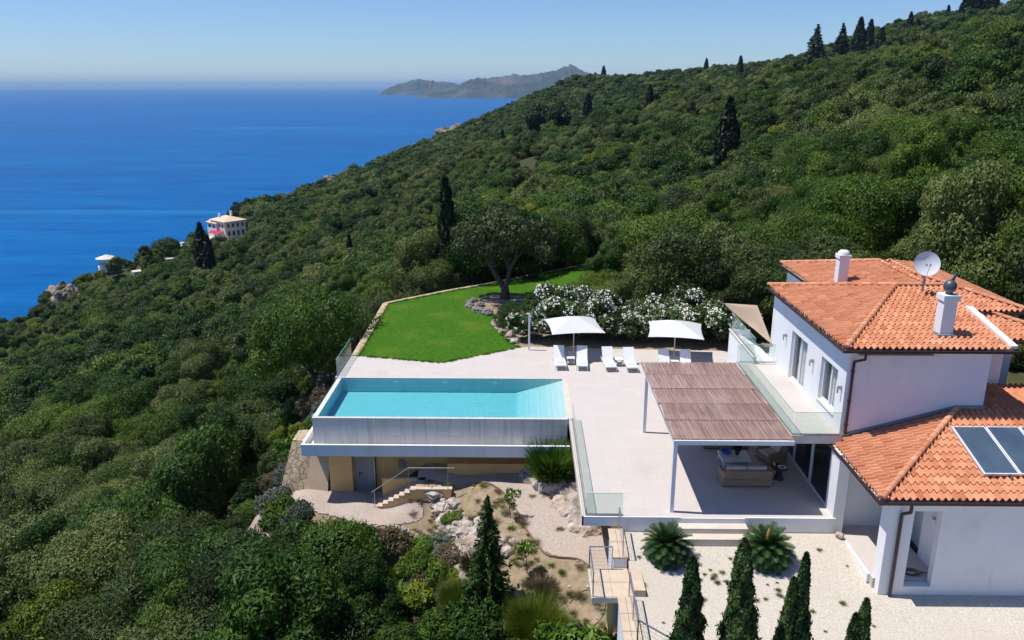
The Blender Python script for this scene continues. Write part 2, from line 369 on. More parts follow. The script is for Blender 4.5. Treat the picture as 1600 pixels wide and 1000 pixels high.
def terrain_mat(name='hillside_ground'):
    m, nt, ln, b = newmat(name)
    g = nt.new('ShaderNodeNewGeometry')
    o, _ = noise_mix(nt, ln, (.035,.05,.02), (.075,.07,.035), .25, detail=7)
    o, _ = noise_mix(nt, ln, o, (.20,.15,.09), .09, lo=.58, hi=.72, detail=6)
    rk, _ = noise_mix(nt, ln, (.42,.36,.31), (.20,.15,.125), .35, detail=8, lo=.4, hi=.6)
    rk, _ = noise_mix(nt, ln, rk, (.045,.055,.03), .12, lo=.48, hi=.56, detail=7)
    sp = nt.new('ShaderNodeSeparateXYZ'); ln.new(g.outputs['Normal'], sp.inputs[0])
    r = nt.new('ShaderNodeMapRange'); r.inputs[1].default_value = .80; r.inputs[2].default_value = .68; ln.new(sp.outputs[2], r.inputs[0])
    mx = nt.new('ShaderNodeMix'); mx.data_type = 'RGBA'; ln.new(r.outputs[0], mx.inputs[0]); ln.new(o, mx.inputs[6]); ln.new(rk, mx.inputs[7])
    ln.new(mx.outputs[2], b.inputs['Base Color']); b.inputs['Roughness'].default_value = .95; b.inputs['Specular IOR Level'].default_value = .1
    n = nt.new('ShaderNodeTexNoise'); n.inputs['Scale'].default_value = .6; n.inputs['Detail'].default_value = 7; ln.new(g.outputs['Position'], n.inputs['Vector'])
    bp = nt.new('ShaderNodeBump'); bp.inputs['Strength'].default_value = .9; bp.inputs['Distance'].default_value = .6; ln.new(n.outputs[0], bp.inputs['Height']); ln.new(bp.outputs[0], b.inputs['Normal'])
    return m
M['ground'] = terrain_mat()
M['dirt'] = pm('garden_soil', (.36,.27,.19), (.24,.18,.11), 2.5, .95, .5, 12, c3=(.16,.15,.06), s3=1.2, lo=.35, hi=.65, detail=8)
M['mountain'] = pm('far_mountain', (.04,.055,.05), (.018,.032,.026), .0045, .95, c3=(.14,.12,.10), s3=.004, detail=9, lo=.4, hi=.6)
M['leaf_olive'] = leafmat('olive_leaves', (.022,.042,.009), (.076,.115,.024), (.19,.225,.06), trans=.22)
M['leaf_green'] = leafmat('evergreen_leaves', (.011,.034,.003), (.040,.094,.008), (.125,.19,.018), trans=.22)
M['leaf_yellow'] = leafmat('young_leaves', (.04,.075,.005), (.115,.165,.011), (.23,.26,.022), trans=.24)
M['leaf_brown'] = leafmat('dry_shrub_leaves', (.06,.045,.02), (.13,.10,.05), (.22,.17,.10))
M['leaf_lawn_olive'] = leafmat('lawn_olive_leaves', (.04,.06,.018), (.10,.13,.042), (.20,.23,.085), trans=.25)
M['straw'] = leafmat('straw', (.14,.12,.06), (.27,.22,.12), (.38,.32,.2), trans=.2, big=.6)
M['leaf_lawn'] = leafmat('lawn_blades', (.045,.14,.004), (.095,.23,.008), (.19,.32,.02), trans=.2, big=.4)
M['leaf_grey'] = leafmat('silver_leaves', (.06,.075,.05), (.14,.16,.115), (.25,.27,.2))
M['leaf_cypress'] = leafmat('cypress_foliage', (.006,.014,.004), (.014,.03,.008), (.035,.06,.016), trans=.1)
M['leaf_cypress_near'] = leafmat('clipped_cypress_foliage', (.012,.03,.008), (.03,.068,.012), (.075,.125,.03), trans=.15, big=1.5)
M['leaf_oleander'] = leafmat('oleander_leaves', (.02,.045,.01), (.05,.095,.022), (.11,.16,.05), big=.8)
M['leaf_bright'] = leafmat('bright_leaves', (.03,.075,.006), (.07,.15,.012), (.15,.24,.03), big=.8)
M['leaf_cycad'] = leafmat('cycad_fronds', (.012,.035,.008), (.03,.075,.018), (.08,.14,.04), trans=.12, big=2)

# ------------------------------------------------------------------ terrain
SEA = -84.0
# spot heights of the wooded hillside (x, y, z in metres; tree tops), measured around the villa
TOPS = [(-27.8,35.4,-12.2),(-44.8,60.1,-19.0),(-72.9,101.5,-28.1),(-115.2,163.5,-42.8),(-180,246,-62),
(-19.3,32.7,-10.0),(-30.3,54.1,-15.4),(-45.2,83.6,-20.2),(-74.6,141.5,-30.9),(-110.3,213.2,-39.6),(-150.1,293.9,-49),
(-12.9,29.3,-7.2),(-18.6,44.3,-9.6),(-31.8,78.8,-17.3),(-54.6,139.7,-25.2),(-89.3,233.5,-34.8),(-114.6,309.5,-40.5),(-144.3,426.2,-46.1),
(-8.1,26.8,-6.2),(-18.5,61.3,-9.7),(-24.6,91.8,-11.8),(-40.6,154.8,-17.6),(-75.1,290.4,-30.3),(-148.8,581.3,-55.2),
(-14.3,86.8,-6.0),(-27.1,167.8,-12.1),(-55.0,345.7,-22.4),(-117.1,740.8,-45.9),
(-4.6,81.9,-1.7),(-8.3,149.8,-5.4),(-17.6,319.5,-9.4),(-49.8,798.4,-20.0),(0.1,1100.0,-2.8),(3.7,450.0,-12.8),
(5.8,87.8,-1.5),(10.3,159.7,-2.9),(20.7,329.4,-0.1),(55.2,898.3,22.6),(13.9,73.7,0.7),(21.8,118.0,0.2),(40.8,226.4,3.3),(78.5,443.1,14.4),(121.6,689.4,17),
(18.3,59.2,2.5),(27.6,90.9,4.5),(48.3,163.0,8.1),(83.9,288.0,17.1),(24,52,3.5),(34.7,83.0,8.2),(60.5,148.1,13.3),(97.0,241.2,23.9),
(32,50,7.0),(44.5,83.9,10.7),(73.5,142.1,18.6),(108.8,213.9,27.5),(40,50,9.4),(56.5,94.4,14.3),(105.4,181.7,28),(129.4,190.2,33),
(-60,20,-24),(-120,40,-45),(-170,120,-66),(-100,-40,-42),(60,0,8),(120,60,34),(200,150,62),(180,-40,40),(260,180,56),(-100,960,-52),(-135,890,-64),(159.3, 536.9, 28.3),(177.5, 531.1, 29.7),(208.8, 562.5, 29),(205,650,30),
(-140,266,-40.5),(-127,292,-39),(-158,250,-52),(134.4, 460.8, 15.0),(181.1, 444.5, 10.1),(220.2, 426.5, 25.9),(247.3, 411.4, 37.3),(167.3, 782.3, 29.5),(211.4, 771.6, 31),(247.2, 739.8, 33),(273.6, 709.1, 44),(286.9, 660.4, 63.0),(304.2, 652.6, 66),(322.4, 643.8, 60),(347.2, 630.8, 64),(365.8, 596.8, 74),(123.2, 891.5, 21.6),(162.9, 885.1, 22.2),(60, 1250, -20),(200, 1250, -10),(400, 1200, 0),(600, 1100, 10),(700, 800, 20),(550, 500, 40)]
GROUND = [(-11,35,-4.6),(-9,34.6,-4.62),(-7.6,34.2,-4.65),(-10,37,-4.42),(-8,36.4,-4.42),(-6.5,35.6,-4.42),(-1,37,-3.25),(2,37,-3.0),(2,40,-2.4),(-3.5,37,-3.35),(-5.6,36.4,-3.5),(-1,34.6,-3.4),(1,31.5,-3.4),(3.2,32,-3.3),(3.4,29,-3.45),(1.4,29.4,-3.6),(3.3,26.5,-3.9),
(-2.4,35.2,-3.5),(-1.4,32,-3.7),(-.5,29.6,-4.0),(-3.2,35,-4.1),(-3.0,31,-5.0),(-2.6,28.5,-5.5),(.6,26.5,-5.1),(2.8,24,-5.0),(-4.2,33,-5.2),(-5.3,35.2,-4.45),
(-6.4,34.5,-4.45),(-8,35.2,-4.45),(-9.6,35.8,-4.45),(-12,36.3,-4.5),(-12.3,38,-4.5),(-9,38.5,-4.4),(-7,37.4,-4.4),(-9,33.4,-5.6),(-7,32.6,-6.1),(-5,31,-6.5),
(-11.5,34,-6.0),(-13.6,36.5,-5.8),(-13.6,41,-5.2),(-12.2,44,-4.0),(-12.4,48,-2.6),(-12.4,54,-2.4),(-12,59.5,-2.2),(-6,64.6,-1.6),(0,70,-1.2),(6,74.5,-.9),
(-9,29,-9),(-4,26,-8),(0,22,-7.5),(2.6,20,-6.5),(-6,18,-12),(3,14,-8),(-10,10,-16),(8,8,-6),(20,10,-2.5),(30,20,-.5),
(5,36,-3),(5,45,-2),(10,30,-2.6),(12,40,-1.8),(18,30,-2.6),(24,30,-1.5),(8,22,-3),(16,22,-2.8),(-5,45,-2.5),(-5,52,-1.6),(0,58,-1.2),(4,50,-1.2),(4,64,-1),(10,50,-.6),(18,47,.2),(-112,296,-45.5),(-108,287,-44.5),(-104,276,-42.5),(-120,283,-45),(-117,270,-44),(-124,262,-45),(-131,250,-48),(-142.4,265,-43.2),(8,66,-.7),(24,40,.8)]
_P = np.array([(x, y, z - (3.4 if math.hypot(x, y) < 62 else 4.4)) for x, y, z in TOPS] + GROUND)
def _ker(d2): return np.sqrt(d2 + 4.0)
_A = _ker(((_P[:, None, :2]-_P[None, :, :2])**2).sum(-1))
_n = len(_P); _B = np.zeros((_n+3, _n+3)); _B[:_n, :_n] = _A + np.eye(_n)*1e-3
_B[:_n, _n] = 1; _B[:_n, _n+1:] = _P[:, :2]/100; _B[_n, :_n] = 1; _B[_n+1:, :_n] = (_P[:, :2]/100).T
_w = np.linalg.solve(_B, np.concatenate([_P[:, 2], [0, 0, 0]]))
COAST = np.array([(-300,-190),(60,-192),(150,-190),(205,-186),(240,-176),(256,-160),(266,-149),(278,-139),(292,-132),(305,-126),(322,-121),(345,-126),(380,-137),(430,-158),(470,-142),(540,-150),(585,-168),(620,-150),(680,-118),
                  (740,-128),(790,-140),(850,-150),(940,-156),(975,-140),(1000,-90),(1060,-55),(1100,-12),(1300,80),(1500,200)], float)   # (y, x) of the cliff top
def vnoise(x, y, s, seed=0):
    """cheap smooth value noise (numpy)"""
    X = x/s; Y = y/s; xi = np.floor(X).astype(np.int64); yi = np.floor(Y).astype(np.int64); fx = X-xi; fy = Y-yi
    fx = fx*fx*(3-2*fx); fy = fy*fy*(3-2*fy)
    def h(a, b):
        n = (a*374761393 + b*668265263 + seed*1442695041) & 0x7fffffff
        n = ((n ^ (n >> 13))*1274126177) & 0x7fffffff
        return (n ^ (n >> 16) & 0xffff) % 65536/65535.
    return (h(xi,yi)*(1-fx)+h(xi+1,yi)*fx)*(1-fy) + (h(xi,yi+1)*(1-fx)+h(xi+1,yi+1)*fx)*fy
def height(x, y):
    x = np.atleast_1d(np.asarray(x, float)); y = np.atleast_1d(np.asarray(y, float)); sh = x.shape
    x = x.ravel(); y = y.ravel(); z = np.empty(len(x))
    for i in range(0, len(x), 20000):
        X = x[i:i+20000]; Y = y[i:i+20000]
        d2 = (X[:, None]-_P[None, :, 0])**2 + (Y[:, None]-_P[None, :, 1])**2
        z[i:i+20000] = _ker(d2) @ _w[:_n] + _w[_n] + _w[_n+1]*X/100 + _w[_n+2]*Y/100
    d = np.hypot(x, y); far = np.clip((d-70)/120, 0, 1)
    z += far*(vnoise(x, y, 34, 1)-.5)*3.2 + far*(vnoise(x, y, 13, 2)-.5)*1.6
    xc = np.interp(y, COAST[:, 0], COAST[:, 1]) + (vnoise(x*0, y, 30, 4)-.5)*16 + (vnoise(x*0+7, y, 11, 5)-.5)*7
    t = xc - x                                    # metres seaward of the cliff top
    z = np.where(t > 0, z - np.clip(t, 0, 60)*1.5 - np.clip(t-60, 0, 1e9)*.5 - (vnoise(x, y, 9, 7)-.5)*6*np.clip(t/6, 0, 1), z)
    z = np.where(y > 1150, z - (y-1150)*.25, z)
    return z.reshape(sh)
def hz(x, y): return float(height([x], [y])[0])

def axis(lo, fine0, fine1, hi, s, g):
    a = list(np.arange(fine0, fine1, s)); st = s
    while a[-1] < hi: st = min(st*g, 14); a.append(a[-1]+st)
    st = s; b = [a[0]]
    while b[-1] > lo: st = min(st*g, 14); b.append(b[-1]-st)
    return np.array(b[:0:-1] + a)
gx = axis(-300, -16, 14, 620, .6, 1.045); gy = axis(-60, 20, 50, 1500, .6, 1.03)
GX, GY = np.meshgrid(gx, gy); GZ = np.maximum(height(GX, GY), SEA-25)
def grid_obj(name, X, Y, Z, mat, smooth=True):
    ny, nx = X.shape; me = bpy.data.meshes.new(name)
    v = np.stack([X, Y, Z], -1).reshape(-1, 3)
    i = np.arange(ny*nx).reshape(ny, nx); q = np.stack([i[:-1, :-1], i[:-1, 1:], i[1:, 1:], i[1:, :-1]], -1).reshape(-1, 4)
    quads_mesh(me, v, q, smooth); me.materials.append(mat)
    o = bpy.data.objects.new(name, me); COL.objects.link(o); return o
def quads_mesh(me, v, q, smooth=False, tint=None):
    me.vertices.add(len(v)); me.vertices.foreach_set('co', np.asarray(v, np.float32).ravel())
    k = q.shape[1]
    me.loops.add(q.size); me.loops.foreach_set('vertex_index', q.astype(np.int32).ravel())
    me.polygons.add(len(q)); me.polygons.foreach_set('loop_start', np.arange(0, q.size, k, dtype=np.int32)); me.polygons.foreach_set('loop_total', np.full(len(q), k, np.int32))
    if smooth: me.polygons.foreach_set('use_smooth', np.ones(len(q), bool))
    if tint is not None:
        a = me.attributes.new('tint', 'FLOAT', 'FACE'); a.data.foreach_set('value', np.asarray(tint, np.float32))
    me.update(calc_edges=True); me.validate()
terrain = grid_obj('hillside', GX, GY, GZ, M['ground']); tag(terrain, 'wooded hillside falling to the sea', kind='structure')

# sea: one sheet to the horizon
so = MB().add([(-90000,-3000,SEA),(90000,-3000,SEA),(90000,90000,SEA),(-90000,90000,SEA)], [(0,1,2,3)]).build('sea', M['sea']); tag(so, 'deep blue sea reaching to the horizon', kind='structure')

# far mountainous headland across the water, and fainter coast behind it
def mountain(name, prof, y0, depth, seed, label):
    """prof: (x, height) along the crest; a real ridge with spurs, standing in the sea"""
    xs = np.linspace(prof[0][0], prof[-1][0], 260); ys = np.linspace(-1, 1, 60)
    hh = np.interp(xs, [p[0] for p in prof], [p[1] for p in prof]); hh = hh*(1+.10*(vnoise(xs, xs*0+seed, depth*.09, seed)-.5)+.07*(vnoise(xs, xs*0, depth*.035, seed+5)-.5))
    X, T = np.meshgrid(xs, ys); Hc = np.broadcast_to(hh, X.shape)
    Y = y0 + T*depth
    n = (vnoise(X, Y, depth*.5, seed)-.5)*.35 + (vnoise(X, Y, depth*.22, seed+1)-.5)*.3 + (vnoise(X, Y, depth*.09, seed+2)-.5)*.2
    prof_t = np.clip(1-np.abs(T), 0, 1)**.8
    Z = SEA - 15 + (Hc+15)*prof_t*(1 + n*np.clip(np.abs(T)*3, 0, 1)) + (vnoise(X, Y, depth*.05, seed+3)-.5)*.05*Hc
    o = grid_obj(name, X, Y, Z, M['mountain'], True); return tag(o, label, kind='structure')
mountain('far_mountain', [(-1010,0),(-960,35),(-880,60),(-760,90),(-640,118),(-560,150),(-430,175),(-340,178),(-230,190),(-120,222),(0,218),(90,226),(170,240),(260,250),(330,272),(380,288),(430,306),(480,284),(530,268),(590,240),(640,222),(700,150),(800,60),(900,0)],
         8000, 650, 3, 'rocky blue-hazed mountain headland rising from the sea')
mountain('far_headland', [(-1850,0),(-1780,60),(-1650,120),(-1500,165),(-1350,190),(-1200,170),(-900,150),(-600,0)], 10600, 500, 13, 'paler end of the far headland beyond')
mountain('distant_hills', [(600,60),(1300,200),(1900,240),(2500,250),(3000,300),(3400,310),(4200,260),(5400,180)], 14500, 1200, 33, 'faint blue hills beyond the ridge')

# ------------------------------------------------------------------ foliage
def leaf_quads(rng, P, N, size, aspect=1.7, up=None):
    """diamond leaf sprays at P facing N (with jitter); returns verts, quads"""
    n = len(P); N = N + rng.normal(0, .5, (n, 3)); N /= np.linalg.norm(N, axis=1)[:, None]
    r = rng.normal(0, 1, (n, 3)) if up is None else up + rng.normal(0, .35, (n, 3))
    a = r - (r*N).sum(1)[:, None]*N; a /= np.linalg.norm(a, axis=1)[:, None]; b = np.cross(N, a)
    s = (size*rng.uniform(.55, 1.35, n))[:, None]
    v = np.stack([P - a*s*aspect*.5, P + b*s*.5 + N*s*.12, P + a*s*aspect*.5, P - b*s*.5 + N*s*.12], 1)
    return v.reshape(-1, 3), np.arange(n*4).reshape(n, 4)
def crown_mesh(name, seed, rx, ry, rz, zc, nl, n, leaf, mat, lobe=(.3,.5), spiky=.15, flat=.35):
    """crown of many leaf sprays on a cloud of lobes, with gaps and an uneven outline"""
    rng = np.random.default_rng(seed)
    d = rng.normal(0, 1, (nl, 3)); d /= np.linalg.norm(d, axis=1)[:, None]; d[:, 2] = np.where(d[:, 2] < -flat, -d[:, 2], d[:, 2])
    rad = rng.uniform(.35, 1.0, nl)[:, None]; C = d*rad*np.array([rx, ry, rz]); C[:, 2] += zc
    Rl = rng.uniform(*lobe, nl)*min(rx, ry)
    k = rng.choice(nl, n*3, p=Rl**2/np.sum(Rl**2))
    u = rng.normal(0, 1, (n*3, 3)); u /= np.linalg.norm(u, axis=1)[:, None]
    rr = Rl[k]*(1 - .28*rng.random(n*3)**1.5 + spiky*rng.random(n*3)**6)
    P = C[k] + u*rr[:, None]*np.array([1, 1, .85])
    D = np.linalg.norm((P[:, None, :]-C[None]), axis=2)/Rl[None]
    keep = (D < .72).sum(1) == 0
    P = P[keep][:n]; u = u[keep][:n]; k = k[keep][:n]
    lt = rng.uniform(.2, .8, nl)
    v, q = leaf_quads(rng, P, u+np.array([0, 0, .2]), leaf*.84, 2.7, up=np.tile([[0, 0, 1.]], (len(P), 1)) + u*.7)
    me = bpy.data.meshes.new(name); quads_mesh(me, v, q, tint=np.clip(lt[k]*.6 + rng.random(len(P))*.55 - .05, 0, 1)); me.materials.append(mat)
    return me
def cypress_mesh(name, seed, r, h, n, leaf, mat, z0=.3, taper=.9, wob=.12, tips=1):
    rng = np.random.default_rng(seed)
    t = rng.random(n)**.85; a = rng.uniform(0, 2*math.pi, n)
    prof = np.interp(t, [0,.05,.42,.60,.8,.93,1], [.6,1,.98,.66,.5,.3,.04]) if taper > 1 else np.interp(t, [0,.05,.45,.75,.92,1], [.65,1,.92,.62,.28,.03])
    lump = 1 + wob*np.sin(a*3 + t*9 + seed) + wob*np.sin(a*5 - t*23 + seed*2) + wob*.9*np.sin(a*2 + t*41)
    rr = r*prof*lump*(1 - .3*rng.random(n)**2 + .3*rng.random(n)**9)
    P = np.stack([rr*np.cos(a), rr*np.sin(a), z0 + t*(h-z0)], 1)
    P[:, 0] += .06*r*np.sin(t*6+seed)
    N = np.stack([np.cos(a), np.sin(a), np.full(n, .25)], 1)
    v, q = leaf_quads(rng, P, N, leaf, 2.6, up=np.tile([[0, 0, 1.]], (n, 1)) + .5*N)
    me = bpy.data.meshes.new(name); quads_mesh(me, v, q, tint=np.clip(.45+.35*np.sin(a*4+t*17)+rng.normal(0, .2, n), 0, 1)); me.materials.append(mat)
    return me
def conifer_mesh(name, seed, r, h, layers, per, leaf, mat, z0=.6):
    rng = np.random.default_rng(seed); Ps = []; Ns = []; U = []
    for i in range(layers):
        t = i/(layers-1); z = z0 + t*(h-z0); rl = r*(1-t)**.8*(.75+.4*rng.random()) + .05
        nb = int(9 - 4*t) + rng.integers(0, 3); ph = rng.random()*6.28
        for j in range(nb):
            a = ph + j*2*math.pi/nb + rng.normal(0, .2); L = rl*rng.uniform(.65, 1.15); m = max(6, int(per*(1-t*.75)))
            s = rng.random(m)**.7; w = rng.normal(0, .16, m)*L*(1.1-s)
            x = np.cos(a)*s*L - np.sin(a)*w; y = np.sin(a)*s*L + np.cos(a)*w
            zz = z - .22*s*L + .12*s*s*L + rng.normal(0, .07, m)
            Ps.append(np.stack([x, y, zz], 1)); Ns.append(np.tile([[math.cos(a)*.4, math.sin(a)*.4, .8]], (m, 1))); U.append(np.tile([[math.cos(a), math.sin(a), 0.]], (m, 1)))
    P = np.concatenate(Ps); N = np.concatenate(Ns); U = np.concatenate(U)
    v, q = leaf_quads(rng, P, N, leaf, 2.2, up=U)
    me = bpy.data.meshes.new(name); quads_mesh(me, v, q, tint=rng.random(len(P))); me.materials.append(mat); return me
def trunk_mesh(name, seed, h, r, forks=4, spread=1.2, top=None, lean=.0):
    rng = random.Random(seed); mb = MB(); top = top or h*1.7
    pts = [Vector((0, 0, -.6))]; rs = [r*1.35]
    for k in range(1, 4): pts.append(Vector((lean*k*h/3 + rng.uniform(-.08, .08), rng.uniform(-.08, .08), h*k/3))); rs.append(r*(1.1-.12*k))
    mb.limb(pts, rs, 8)
    for j in range(forks):
        a = j*2*math.pi/forks + rng.uniform(-.4, .4); p = pts[-1].copy(); q = [p]; rr = [r*.6]
        for k in range(1, 4):
            q.append(p + Vector((math.cos(a)*spread*k/3, math.sin(a)*spread*k/3, (top-h)*k/3*rng.uniform(.8, 1.1))) + Vector((rng.uniform(-.12, .12), rng.uniform(-.12, .12), 0))); rr.append(r*.6*(1-.27*k))
        mb.limb(q, rr, 6)
        for s in (1, 2):
            b = a + rng.choice((-1, 1))*rng.uniform(.5, 1); mb.limb([q[s], q[s]+Vector((math.cos(b)*spread*.5, math.sin(b)*spread*.5, (top-h)*.4))], [rr[s]*.7, rr[s]*.25], 5)
    me = bpy.data.meshes.new(name); me.from_pydata(mb.v, [], mb.f); me.materials.append(M['bark']); me.update(); return me
def obj_me(name, me, parent=None):
    o = bpy.data.objects.new(name, me); link(o, parent); W[o.name] = Matrix.Identity(4)
    if parent is not None: KIDS.setdefault(parent.name, []).append(o)
    return o

# ---- prototypes of the woodland trees (each used first as a real tree, then copied)
KINDS = []   # (name, crown mesh, trunk mesh, noun)
spec = [('olive_tree','leaf_olive',2.5,2.1,'grey-green olive tree'),('olive_tree','leaf_olive',2.1,2.8,'grey-green olive tree'),('evergreen_oak','leaf_green',2.8,2.3,'dark green evergreen oak'),
        ('evergreen_oak','leaf_green',1.9,2.7,'dark green evergreen oak'),('strawberry_tree','leaf_yellow',1.9,2.1,'light yellow-green strawberry tree'),('dry_shrub','leaf_brown',1.7,1.3,'brownish dry shrub')]
for i, (nm, mt, r, rz, noun) in enumerate(spec):
    cm = crown_mesh(nm+'_crown', 40+i, r, r*.95, rz, rz*.75+1.0, 52, 34000 if i < 5 else 18000, .074 if i != 4 else .09, M[mt], lobe=(.2,.46), spiky=.4)
    tm = trunk_mesh(nm+'_trunk', 70+i, 1.1, .16, 4, r*.5, 2.8)
    KINDS.append((nm, cm, tm, noun))
rnd = random.Random(5)
def in_poly(x, y, P):
    c = False; j = len(P)-1
    for i in range(len(P)):
        if (P[i][1] > y) != (P[j][1] > y) and x < (P[j][0]-P[i][0])*(y-P[i][1])/(P[j][1]-P[i][1])+P[i][0]: c = not c
        j = i
    return c
KEEP_OUT = [[(-14.2,35.2),(-14.2,42),(-13.8,46),(-13.6,60),(-5,67.5),(7.5,75.5),(9,63),(11,54),(14,50),(24.5,47.5),(27,40),(34,20),(40,-20),(2,-20),(1,20),(-4,24.5),(-4.6,30),(-10,32.4)]]
CLEAR = [(-116,309,11),(-126,292,8),(-142,264,5),(-124,273,4),(-130,260,4),(-121,300,7),(88,490,8),(201,668,9),(54,92,3.6),(20.5,44,2),(-121,281,5),(-110,292,8),(-121,265,4),(-127,252,4),(-137,255,3)]   # the house, pool and pavilion on the cliff
CLEAR_POINTS = []
def free(x, y, r=0):
    for P in KEEP_OUT:
        if in_poly(x, y, P): return False
    for cx, cy_, cr in CLEAR:
        if (x-cx)**2+(y-cy_)**2 < (cr+r)**2: return False
    return True
# ---- woodland: the trees that show largest are trees of their own, the rest one wood
CAMP = Vector((0, 0, 16)); cr, cu, cf = [cam.rotation_euler.to_matrix() @ Vector(v) for v in ((1,0,0),(0,1,0),(0,0,-1))]
def in_view(x, y, z):
    v = Vector((x, y, z)) - CAMP; c = v.dot(cf)
    if c < 1: return None
    return (v.dot(cr)/c*27.99/18, v.dot(cu)/c*27.99/18*1.6)     # -1..1 across the picture
cand = []
def strip(y0, y1, step, half):
    y = y0
    while y < y1:
        x = -min(half*y+40, 240); xm = half*y+50
        while x < xm:
            cand.append((x + rnd.uniform(-.42, .42)*step, y + rnd.uniform(-.42, .42)*step)); x += step
        y += step*.9
strip(8, 70, 3.3, .9); strip(70, 160, 3.3, .8); strip(160, 330, 4.3, .78); strip(330, 620, 5.6, .76); strip(620, 1200, 7.5, .74)
cand = [c for c in cand if free(*c)]
ca = np.array(cand); zz = height(ca[:, 0], ca[:, 1]); dx = 1.5
sl = np.hypot(height(ca[:, 0]+dx, ca[:, 1])-zz, height(ca[:, 0], ca[:, 1]+dx)-zz)/dx
kn = vnoise(ca[:, 0], ca[:, 1], 17, 21); bare = vnoise(ca[:, 0], ca[:, 1], 26, 31)
trees = []
for (x, y), z, s_, q, br_ in zip(cand, zz, sl, kn, bare):
    if z < SEA+8: continue
    if s_ > 1.15 and rnd.random() < .85: continue
    D = math.hypot(x, y)
    if br_ > .90 and D > 75: continue
    u = rnd.random()
    k = (0 if u < .5 else 1) if q < .42 else ((2 if u < .6 else 3) if q < .7 else (4 if u < .45 else rnd.randrange(6)))
    if rnd.random() < .25: k = rnd.randrange(5)
    if x < -10 and y < 60 and k == 5: k = 3
    sc = rnd.choice((rnd.uniform(.5,.8), rnd.uniform(.7,1.1), rnd.uniform(.95,1.3)))*(1.22 if D < 70 else 1.08 if D < 300 else 1.35 if D < 620 else 1.7)
    if k == 4: sc *= .85
    trees.append([x, y, z-.25, k, sc, rnd.uniform(0, 6.28), D])
def show(t):
    a = in_view(t[0], t[1], t[2]+3.2*t[4]); b = in_view(t[0], t[1], t[2]+1)
    return a is not None and abs(a[0]) < 1.0 and a[1] > -1.02 and abs(b[0]) < 1.0
vis = sorted([t for t in trees if show(t) and t[6] < 200], key=lambda t: t[6]/t[4])
singles = vis[:250]; sid = {id(t) for t in singles}; mass = [t for t in trees if id(t) not in sid and t[6] > 14]
NOUN = [k[3] for k in KINDS]
def region(t):
    x, y = t[0], t[1]
    if x < -8 and y < 42: return 'low in the thicket on the slope below the pool', 'thicket below the pool'
    if x < -8 and y < 66: return 'on the slope just outside the pool and lawn fence', 'wood beside the pool and lawn'
    if x < 8 and y < 140: return 'in the wood just beyond the lawn fence', 'wood beyond the lawn'
    if x >= 8: return 'on the rising slope behind the white villa', 'wood behind the villa'
    return 'on the open wooded slope towards the sea', 'wood towards the sea'
def size_word(t): return 'small' if t[4] < .78 else 'large' if t[4] > .98 else 'middling'
first = {}
for t in singles:
    x, y, z, k, sc, ro, D = t; reg, grp = region(t)
    nm, cm, tm, noun = KINDS[k]
    if k not in first:
        r_ = thing(nm, 'x', nm.split('_')[-1] if nm != 'olive_tree' else 'olive tree'); obj_me('trunk', tm, r_); obj_me('crown', cm, r_); first[k] = r_
        r_['category'] = {'olive_tree': 'olive tree', 'evergreen_oak': 'oak tree', 'strawberry_tree': 'tree', 'dry_shrub': 'shrub'}[nm]
        c = r_; c.location = (x, y, z); c.rotation_euler = (0, 0, ro); c.scale = (sc, sc, sc*rnd.uniform(.85, 1.15))
    else: c = place(first[k], (x, y, z), ro, (sc, sc*rnd.uniform(.9, 1.1), sc*rnd.uniform(.85, 1.15)))
    c['label'] = f"{size_word(t)} {noun} {reg}"; c['group'] = f"{size_word(t)} {noun.replace('tree','trees').replace('oak','oaks').replace('shrub','shrubs')}, {grp}"

